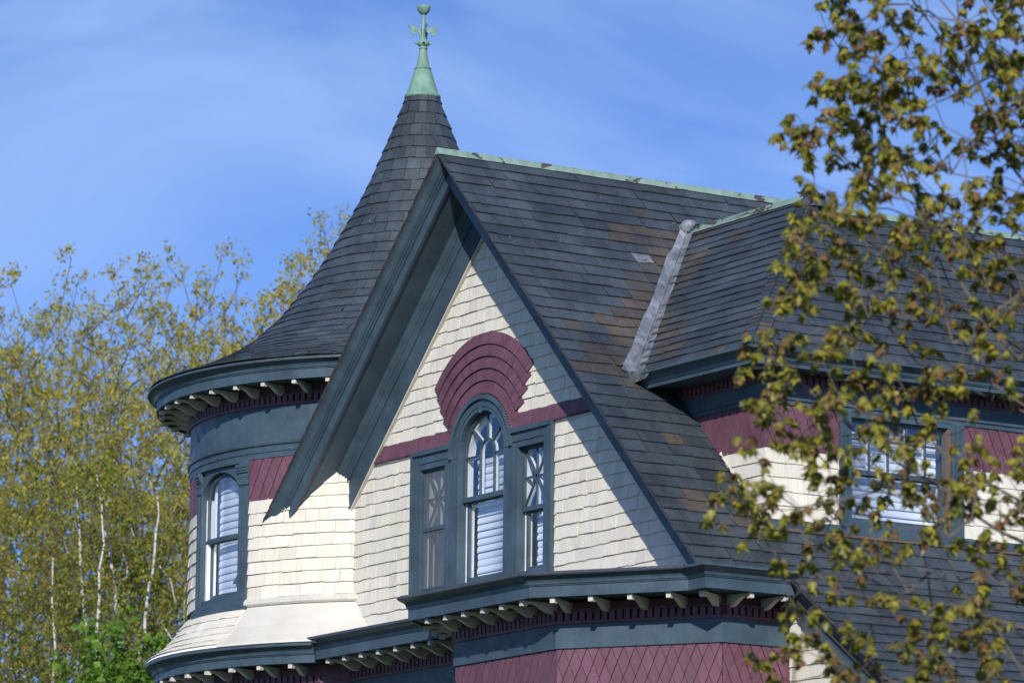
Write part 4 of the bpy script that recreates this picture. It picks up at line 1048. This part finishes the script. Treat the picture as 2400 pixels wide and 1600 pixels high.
# ------------------------------------------------------------------ trees
class Tree:
    def __init__(s, seed): s.r = np.random.default_rng(seed); s.P = []; s.par = []; s.buf = np.zeros((40000, 3)); s.extra = {}
    def node(s, p, par):
        s.P.append(np.asarray(p, float)); s.par.append(par); s.buf[len(s.P) - 1] = p; return len(s.P) - 1
    def chain(s, pts, par=-1):
        ids = []
        for p in pts: par = s.node(p, par); ids.append(par)
        return ids
    def grow(s, targets, step=0.5, wob=0.10, up=0.35, minid=0):
        """join every target to the closest limb, in order, with a bent chain."""
        for t in targets:
            P = s.buf[minid:len(s.P)]; d = P - t; dist = np.linalg.norm(d, axis=1)
            cost = dist * (1 + up * (1 - (t[2] - P[:, 2]) / (dist + 1e-6)))
            k = int(np.argmin(cost)) + minid; a = s.P[k]; v = t - a; Ln = np.linalg.norm(v); n = max(1, int(Ln / step)); par = k
            side = s.r.normal(size=3) * wob * Ln * 0.8; side[2] = -0.22 * math.hypot(v[0], v[1])
            for i in range(1, n + 1):
                u = i / n; p = a + v * u + side * math.sin(PI * u) + (s.r.normal(size=3) * wob * step * 0.5 if i < n else 0); par = s.node(p, par)
    def wood(s, rtip, power=0.46, rmax=None, rmin=0.0, rlim=9.0):
        n = len(s.P); cnt = np.zeros(n)
        ch = [0] * n
        for i in range(n - 1, -1, -1):
            if cnt[i] == 0: cnt[i] = 1
            cnt[i] += s.extra.get(i, 0.0)
            if s.par[i] >= 0: cnt[s.par[i]] += cnt[i]; ch[s.par[i]] += 1
        rad = rtip * cnt ** power
        if rmax: rad = np.minimum(rad, rmax)
        s.rad = rad; s.leafnodes = [i for i in range(n) if ch[i] == 0]; s.cnt = cnt
        V = []; Fc = []
        for i in range(n):
            p = s.par[i]
            if p < 0 or rad[i] < rmin or rad[i] >= rlim: continue
            a, b = s.P[p], s.P[i]; d = b - a; L_ = np.linalg.norm(d)
            if L_ < 1e-5: continue
            d = d / L_; u = np.cross(d, (0.3, 0.2, 1.0)); u /= np.linalg.norm(u); w = np.cross(d, u)
            m = 7 if rad[i] > 0.05 else (5 if rad[i] > 0.015 else 3); k = len(V)
            ra = min(rad[p], rad[i] * 1.5)
            for q in range(m):
                c, s_ = math.cos(2 * PI * q / m), math.sin(2 * PI * q / m); V.append(a + ra * (u * c + w * s_)); V.append(b + rad[i] * (u * c + w * s_))
            for q in range(m):
                q2 = (q + 1) % m; Fc.append((k + 2 * q, k + 2 * q2, k + 2 * q2 + 1, k + 2 * q + 1))
        return V, Fc
def leaf_faces(cent, size, r, cols, droop=0.3, kind=4, aspect=0.55):
    """many small folded leaf faces as one vertex array."""
    n = len(cent); d = r.normal(size=(n, 3)); d[:, 2] -= droop * 2; d /= np.linalg.norm(d, axis=1)[:, None]
    a = np.cross(d, r.normal(size=(n, 3))); a /= np.linalg.norm(a, axis=1)[:, None]; nn = np.cross(d, a)
    sz = size * r.uniform(0.6, 1.3, n)[:, None]
    p0 = cent; p2 = cent + d * sz; mid = cent + d * sz * 0.45
    p1 = mid + a * sz * aspect * 0.5 + nn * sz * 0.12; p3 = mid - a * sz * aspect * 0.5 + nn * sz * 0.12
    V = np.stack([p0, p1, p2, p3], 1).reshape(-1, 3); C_ = np.repeat(cols, 4, 0)
    Fc = (np.arange(n)[:, None] * 4 + np.array([[0, 1, 2, 3]])).tolist()
    return V, Fc, C_
def palette(r, n, cols, w, var=0.25):
    k = r.choice(len(cols), n, p=np.array(w) / sum(w)); c = np.array(cols)[k]
    return c * r.uniform(1 - var, 1 + var, (n, 1)) * r.uniform(0.93, 1.07, (n, 3))

def background_tree(name, label, base, trunk, crown_c, crown_r, ntarget, seed, leaf, rtip, bark, group=None, flat_in=0.35, limbs=None, up=0.8, full=False, fan=0, front=9.0, low=0.35):
    t = Tree(seed); r = t.r; root = empty(name, label, 'tree', tuple(base), group)
    b = A(*base)
    tp = [b + A(*p) for p in trunk]; fine = [tp[0]]
    for i in range(len(tp) - 1):
        for k in range(1, 4): fine.append(tp[i] + (tp[i + 1] - tp[i]) * k / 3 + r.normal(size=3) * A(0.05, 0.05, 0) * (i > 0))
    ids = t.chain(fine)[::3]
    for lm, at_ in (limbs or []):
        lp = [t.P[ids[at_]]] + [b + A(*p) for p in lm]; sub = []
        for i in range(len(lp) - 1):
            for k in range(1, 5): sub.append(lp[i] + (lp[i + 1] - lp[i]) * k / 4 + r.normal(size=3) * 0.022)
        for q_ in t.chain(sub, ids[at_]): t.extra[q_] = 3.0 if bark is M_BIRCH else 0.0
    top = b + A(*trunk[-1])
    for k in range(fan):
        az = 2 * PI * (k + r.uniform(-.3, .3)) / fan; tl = r.uniform(0.25, 1.15)
        e_ = b + A(*crown_c) + A(*crown_r) * 0.85 * A(math.cos(az) * math.sin(tl), math.sin(az) * math.sin(tl), math.cos(tl)); v = e_ - top; ch = []
        for i in range(1, 11):
            u = i / 10; ch.append(top + A(v[0] * u ** 0.85, v[1] * u ** 0.85, v[2] * u ** 1.2) + r.normal(size=3) * 0.10)
        t.chain(ch, ids[-1] if k % 3 else ids[-2])
    pts = []
    while len(pts) < ntarget:
        q = r.uniform(-1, 1, 3); rr = np.linalg.norm(q)
        if rr > 1 or rr < flat_in * r.random(): continue
        if q[2] < -0.1 and r.random() < low: continue
        if float((q * A(*crown_r)) @ A(0.845, -0.534, 0)) > front: continue
        q *= (1.0 + 0.22 * rr * (1 - max(abs(q))**2)) if full else 1.0
        q *= 1 + 0.10 * math.sin(5 * math.atan2(q[1], q[0]) + seed) * (q[2] + 0.6)
        pts.append(b + A(*crown_c) + q * A(*crown_r))
    pts.sort(key=lambda p: np.linalg.norm(p - (b + A(*trunk[-1]))))
    t.grow(pts, 0.7, 0.14, up)
    cut = 0.009 if bark is M_BIRCH else 0.03
    V, Fc = t.wood(rtip, rmin=cut); link('trunk', mesh_from('trunk', np.array(V) - b, Fc, np.ones((len(V), 3)), bark), root)
    V, Fc = t.wood(rtip, rlim=cut); link('branches', mesh_from('branches', np.array(V) - b, Fc, np.ones((len(V), 3)), M_BARK), root, 'stuff')
    nd = [i for i in range(len(t.P)) if t.cnt[i] <= leaf['maxcnt']]
    # leafy shoots
    cent = []; sV = []; sF = []
    for i in nd:
        p = t.P[i]; m = leaf['shoots']
        dirn = t.P[i] - t.P[t.par[i]]; dirn = dirn / (np.linalg.norm(dirn) + 1e-6)
        for _ in range(m):
            d = dirn * 0.5 + r.normal(size=3) * 0.8 + A(0, 0, leaf.get('lift', 0.5)); d /= np.linalg.norm(d); Ls = leaf['len'] * r.uniform(0.5, 1.3)
            e_ = p + d * Ls; k = len(sV); w = np.cross(d, (1, .3, .2)); w /= np.linalg.norm(w); w *= 0.005
            w2 = np.cross(d, w); sV += [p + w, p - w, p + w2, e_]; sF += [(k, k + 1, k + 3), (k + 1, k + 2, k + 3), (k + 2, k, k + 3)]
            nl = r.poisson(leaf['per'])
            if nl:
                u = r.uniform(leaf.get('from', 0.3), 1.08, nl)[:, None]; cent.append(p + d * Ls * u + r.normal(size=(nl, 3)) * leaf['spread'])
    cent = np.concatenate(cent)
    LV, LF_, LC = leaf_faces(cent, leaf['size'], r, palette(r, len(cent), leaf['cols'], leaf['w']), leaf.get('droop', 0.3), aspect=leaf.get('aspect', 0.55))
    cr = link('crown', mesh_from('crown', LV - b, LF_, LC, M_LEAF_BG), root, 'stuff')
    tw = link('twigs', mesh_from('twigs', np.array(sV) - b, sF, np.ones((len(sV), 3)), M_BARK), root, 'stuff')
    print(name, len(cent), 'leaves', len(t.P), 'nodes')
    return root
YEL = [(0.40, 0.345, 0.065), (0.32, 0.305, 0.065), (0.46, 0.39, 0.09), (0.24, 0.165, 0.07), (0.24, 0.27, 0.05)]
LF1 = dict(maxcnt=5, shoots=4, len=0.46, per=11.0, spread=0.055, size=0.112, cols=YEL, w=[4, 4, 2, 0.8, 1.2], droop=0.55, lift=0.9, aspect=0.42, **{'from': 0.55})
background_tree('budding_tree', 'tall yellow-green budding tree behind the tower, its limbs spreading up to the left', (-36.2, 18.4, 0),
    [(0, 0, 0), (0.1, 0.1, 2.5), (0.0, 0.2, 5.0), (0.2, 0.0, 7.0)], (0, 0, 13.6), (8.2, 8.2, 6.8), 2900, 9, LF1, 0.0085, M_BARK, full=True, fan=19, up=1.3, low=0.72,
    limbs=[([(-0.6, -1.0, 8.6), (-1.6, -2.4, 11.0), (-2.4, -3.6, 13.6), (-2.8, -4.6, 16.0)], 3), ([(0.3, 0.2, 9.5), (0.2, -0.4, 12.5), (0.6, -0.6, 16.0), (0.4, -0.4, 19.0)], 3), ([(0.8, 0.9, 9.0), (1.6, 2.4, 12.0), (2.3, 3.6, 15.5)], 3), ([(-0.5, -2.0, 8.4), (-1.4, -4.2, 10.5), (-2.0, -5.8, 12.4)], 3)])
background_tree('budding_tree', 'yellow-green budding tree at the far left, standing behind the birches', (-45.5, 15.6, 0),
    [(0, 0, 0), (0.1, 0.0, 3), (0.0, 0.2, 6), (0.1, 0.1, 8.0)], (0, 0, 13.9), (6.9, 6.9, 6.8), 1700, 17, LF1, 0.0085, M_BARK, full=True, fan=14, up=1.3, low=0.72,
    limbs=[([(0.5, 0.8, 10.0), (0.9, 1.6, 13.0), (1.2, 2.2, 16.0)], 3), ([(-0.3, -0.6, 10.0), (-0.6, -1.6, 13.0), (-0.8, -2.2, 16.5)], 3)])
BIR = [(0.21, 0.24, 0.035), (0.28, 0.26, 0.04), (0.25, 0.16, 0.04), (0.14, 0.18, 0.03)]
LFB = dict(maxcnt=4, shoots=3, len=0.36, per=12.0, spread=0.07, size=0.092, cols=BIR, w=[4, 3, 1.6, 2], droop=0.5, lift=-0.1, aspect=0.6)
BG = 'birches left of the tower'
background_tree('birch_tree', 'white-stemmed birch nearest the left edge, small green leaves', (-25.9, 7.65, 0),
    [(0, 0, 0), (0.05, 0.0, 3), (0.0, 0.08, 6), (0.08, 0.05, 8.5), (0.05, 0.12, 11.0), (0.1, 0.1, 13.6)], (0, 0, 9.8), (2.0, 2.0, 5.4), 330, 41, LFB, 0.0048, M_BIRCH, BG, up=2.2, front=0.9,
    limbs=[([(0.25, 0.35, 7.2), (0.4, 0.6, 9.2), (0.5, 0.8, 11.5), (0.5, 0.85, 13.5)], 2), ([(-0.4, -0.6, 7.8), (-0.6, -0.9, 10.0), (-0.8, -1.1, 12.2)], 2)])
background_tree('birch_tree', 'birch with three forked white stems between the leafy birch and the tower', (-27.15, 9.62, 0),
    [(0, 0, 0), (0.05, 0.0, 3), (0.1, 0.1, 6), (0.05, 0.2, 9.3)], (0, 0, 11.2), (2.0, 2.0, 4.2), 230, 43, LFB, 0.0062, M_BIRCH, BG, up=2.2, front=-0.5,
    limbs=[([(-0.12, -0.05, 10.3), (-0.3, -0.35, 11.6), (-0.42, -0.45, 12.9), (-0.5, -0.55, 14.4)], 3), ([(0.08, 0.22, 10.6), (0.02, 0.12, 12.0), (-0.1, -0.1, 13.3), (-0.2, -0.25, 14.6)], 3), ([(0.12, 0.34, 10.4), (0.25, 0.55, 11.6), (0.3, 0.62, 12.8), (0.35, 0.75, 14.2)], 3), ([(0.25, 0.5, 10.2), (0.5, 0.95, 11.2), (0.75, 1.4, 12.0)], 3)])
background_tree('birch_tree', 'slender birch with a single thin stem right beside the tower window', (-28.3, 11.6, 0),
    [(0, 0, 0), (0.05, 0.0, 3), (0.0, 0.05, 6), (0.05, -0.05, 9), (0.12, 0.0, 11.3), (0.1, 0.1, 13.5)], (0, 0, 10.2), (1.6, 1.6, 4.6), 200, 47, LFB, 0.0036, M_BIRCH, BG, up=2.2, front=0.1)
background_tree('birch_tree', 'birch with drooping brownish catkins between two white-stemmed birches', (-30.6, 8.8, 0),
    [(0, 0, 0), (0.05, 0.0, 3), (0.0, 0.1, 6), (0.05, 0.05, 9), (0.0, 0.2, 12.0)], (0, 0, 9.8), (2.3, 2.3, 4.8), 250, 53, dict(LFB, w=[2, 2, 4, 2]), 0.0036, M_BIRCH, BG, up=2.2)
GRN = [(0.115, 0.225, 0.024), (0.15, 0.27, 0.032), (0.075, 0.15, 0.017)]
background_tree('leafy_maple', 'small bright green leafy tree low beside the tower base', (-18.4, 5.35, 0),
    [(0, 0, 0), (0.05, 0.0, 3), (0.0, 0.1, 5.5), (0.0, 0.1, 7.5)], (0.0, 0.0, 8.1), (1.25, 1.25, 2.5), 420, 61, dict(maxcnt=4, shoots=3, len=0.26, per=5.5, spread=0.06, size=0.125, cols=GRN, w=[3, 2, 1.4], droop=0.35, lift=0.2, aspect=0.95), 0.010, M_BARK, up=0.7)

# ------------------------------------------------------------------ maple in front of the house
FH = nrm((CF[0], CF[1], 0)); RH = A(FH[1], -FH[0], 0); MO = A(17.87, -10.24, 0.0)     # a vertical plane through the tree
def mp(a, z, d): return MO + RH * a + FH * d + A(0, 0, z)
mr = np.random.default_rng(77)
MAPLE = empty('maple_tree', 'maple with drooping bronze-green young leaves in front of the house on the right', 'tree', tuple(mp(6.2, 0, 0.3)))
mb0 = A(*MAPLE.location)
T = Tree(99)
tr_ids = T.chain([mp(6.2, 0, .3), mp(6.1, 2.5, .3), mp(6.0, 4.2, .2), mp(5.8, 6.5, .2), mp(5.5, 9.0, .1), mp(5.3, 11.5, 0), mp(5.1, 13.5, 0)])
BRS = [[(3.96, 8.12), (3.63, 8.56), (3.24, 9.26), (3.04, 9.77), (2.81, 10.21), (2.58, 10.69)],
 [(3.98, 9.92), (3.75, 10.26), (3.42, 10.6), (3.15, 10.9), (2.95, 11.4)],
 [(4.03, 8.53), (3.57, 8.99), (3.14, 9.16), (2.64, 9.43), (2.31, 9.76)],
 [(4.01, 6.99), (3.57, 7.22), (3.37, 7.38), (3.18, 7.55), (3.06, 7.86), (2.92, 8.08), (2.78, 8.25), (2.51, 8.71), (2.24, 8.91)],
 [(4.01, 6.56), (3.75, 6.68), (3.56, 6.81), (3.34, 7.01), (3.03, 7.18), (2.64, 7.47), (2.24, 7.84), (1.95, 8.17)],
 [(4.04, 6.0), (3.78, 6.08), (3.55, 6.16), (3.28, 6.18), (3.02, 6.24), (2.87, 6.37), (2.61, 6.53), (2.44, 6.67), (2.31, 6.75), (2.09, 6.99), (1.78, 7.23)],
 [(4.09, 5.41), (3.68, 5.75), (3.28, 5.93), (2.83, 6.09), (2.5, 6.12), (2.24, 5.98)],
 [(4.3, 5.0), (3.44, 5.41), (2.96, 5.66), (2.57, 5.72), (2.24, 5.65)],
 [(4.04, 9.47), (3.81, 9.78), (3.75, 10.05), (3.6, 10.5)],
 [(3.96, 7.75), (3.79, 8.02), (3.63, 8.25), (3.3, 8.45), (2.91, 8.58)]]
starts = [4, 5, 4, 3, 3, 2, 2, 2, 4, 3]
nd0 = len(T.P)
for bpts, st in zip(BRS, starts):
    dep = mr.uniform(-1.2, 1.2); dd = mr.uniform(-0.25, 0.25)
    p0 = T.P[tr_ids[st]]; q0 = mp(bpts[0][0], bpts[0][1], dep * 0.6)
    link_ = [p0 + (q0 - p0) * u + A(0, 0, 0.25 * math.sin(PI * u)) for u in (0.35, 0.7)]
    T.chain(link_ + [mp(a, z, dep * (0.6 + 0.4 * i / len(bpts)) + dd * i * 0.3) for i, (a, z) in enumerate(bpts)], tr_ids[st])
POLY = [(2.41, 10.9), (2.61, 10.59), (2.51, 10.24), (2.15, 10.0), (2.08, 9.9), (2.15, 9.45), (2.11, 9.28), (2.25, 9.12), (2.15, 8.84), (1.88, 8.54), (1.85, 8.3), (1.78, 7.97), (1.85, 7.63), (1.72, 7.23), (1.46, 6.9), (1.65, 6.54), (1.95, 6.54), (2.08, 6.18), (1.88, 5.85), (2.11, 5.52), (1.98, 5.0), (5.6, 4.8), (5.4, 12.6), (2.6, 12.4)]
def inside(a, z):
    c = False; j = len(POLY) - 1
    for i in range(len(POLY)):
        if (POLY[i][1] > z) != (POLY[j][1] > z) and a < (POLY[j][0] - POLY[i][0]) * (z - POLY[i][1]) / (POLY[j][1] - POLY[i][1]) + POLY[i][0]: c = not c
        j = i
    return c
tg = []
while len(tg) < 2000:
    a, z = mr.uniform(1.4, 5.4), mr.uniform(4.8, 12.4)
    if not inside(a, z): continue
    edge = min(1.0, 0.40 + 0.5 * (a - 1.5) / 1.4)
    if mr.random() > edge: continue
    if z < 8.7 and mr.random() < 0.36: continue
    tg.append((mr.random(), mp(a, z, mr.normal() * 0.75)))
tg = [p for _, p in sorted(tg, key=lambda q: -float((q[1] - MO) @ RH))]
T.grow(tg, 0.22, 0.10, 0.25, minid=nd0)
V, Fc = T.wood(0.0036, 0.44, 0.16)
link('trunk', mesh_from('trunk', np.array(V) - mb0, Fc, np.ones((len(V), 3)), M_BARK), MAPLE)
# young maple leaf outline (5 lobes), folded on the midrib
LO = [(0, 0), (0.20, 0.05), (0.45, -0.02), (0.34, 0.22), (0.52, 0.50), (0.27, 0.46), (0.20, 0.62), (0.0, 1.0), (-0.20, 0.62), (-0.27, 0.46), (-0.52, 0.50), (-0.34, 0.22), (-0.45, -0.02), (-0.20, 0.05)]
LFAC = [(0, 1, 2, 3), (0, 3, 4, 5), (0, 5, 6, 7), (0, 7, 8, 9), (0, 9, 10, 11), (0, 11, 12, 13)]
LCOLS = [(0.210, 0.205, 0.026), (0.270, 0.245, 0.036), (0.190, 0.115, 0.045), (0.110, 0.120, 0.020), (0.170, 0.095, 0.045)]
def leaf_cluster(c, r):
    V = []; Fc = []; Cs = []
    n = int(r.integers(5, 9)); base_c = LCOLS[int(r.choice(5, p=[.42, .32, .08, .12, .06]))]
    for _ in range(n):
        th = r.uniform(0, 2 * PI); tilt = r.uniform(0.25, 1.25)
        d = A(math.cos(th) * math.sin(tilt), math.sin(th) * math.sin(tilt), -math.cos(tilt)); d /= np.linalg.norm(d)
        s_ = np.cross(d, (0, 0, 1)) if abs(d[2]) < 0.98 else A(1, 0, 0); s_ = s_ / np.linalg.norm(s_); up = np.cross(s_, d)
        sz = r.uniform(0.046, 0.108); st = c + A(math.cos(th), math.sin(th), 0) * r.uniform(0.005, 0.03) + A(0, 0, r.uniform(-0.02, 0.02)); fold = r.uniform(0.25, 0.7); curl = r.uniform(0.05, 0.35)
        k = len(V)
        col = base_c if r.random() < 0.6 else LCOLS[int(r.integers(5))]; kk = r.uniform(0.75, 1.25)
        for lx, ly in LO:
            V.append(st + d * ly * sz + s_ * lx * sz * math.cos(fold) - up * (abs(lx) * math.sin(fold) + curl * ly * ly) * sz); Cs.append((col[0] * kk, col[1] * kk, col[2] * kk))
        Fc += [tuple(q + k for q in f) for f in LFAC]
        # stalk
    return np.array(V), Fc, np.array(Cs)
cl = []; stalks = []
for i in range(nd0, len(T.P)):
    if T.cnt[i] <= 2 and T.par[i] >= 0:
        p = T.P[i]
        if T.cnt[i] == 1:
            for _ in range(int(mr.integers(2, 5))):
                q = p + mr.normal(size=3) * A(0.06, 0.06, 0.05) + A(0, 0, -0.01); cl.append(q); stalks.append((p, q))
        elif mr.random() < 0.30: cl.append(p + mr.normal(size=3) * 0.04)
sm = MB()
for p, q in stalks: sm.tube([p - mb0, q - mb0], [0.0028, 0.002], 3)
sm.build('leaf_stalks', M_BARK, MAPLE, kind='stuff')
data = []
for c in cl: data.append((c,) + leaf_cluster(np.asarray(c), mr))
inf = []
for k, (c, V, Fc, Cs) in enumerate(data):
    q = proj(c)
    if 0 < q[0] < 2400 and 0 < q[1] < 1600: inf.append((float((c - CAM) @ CF), k))
inf.sort(); own = {k for _, k in inf[:300]}
rv_, rf_, rc_ = [], [], []; off = 0
for k, (c, V, Fc, Cs) in enumerate(data):
    if k in own:
        o = link('leaf_cluster', mesh_from('leaf_cluster', V - c, Fc, Cs, M_LEAF), MAPLE); o.location = c - mb0
    else:
        rv_.append(V); rf_ += [tuple(q + off for q in f) for f in Fc]; rc_.append(Cs); off += len(V)
link('crown', mesh_from('crown', np.concatenate(rv_) - mb0, rf_, np.concatenate(rc_), M_LEAF), MAPLE, 'stuff')
print('clusters', len(cl), 'objects', len(bpy.data.objects), 'tris', sum(len(m.polygons) for m in bpy.data.meshes))
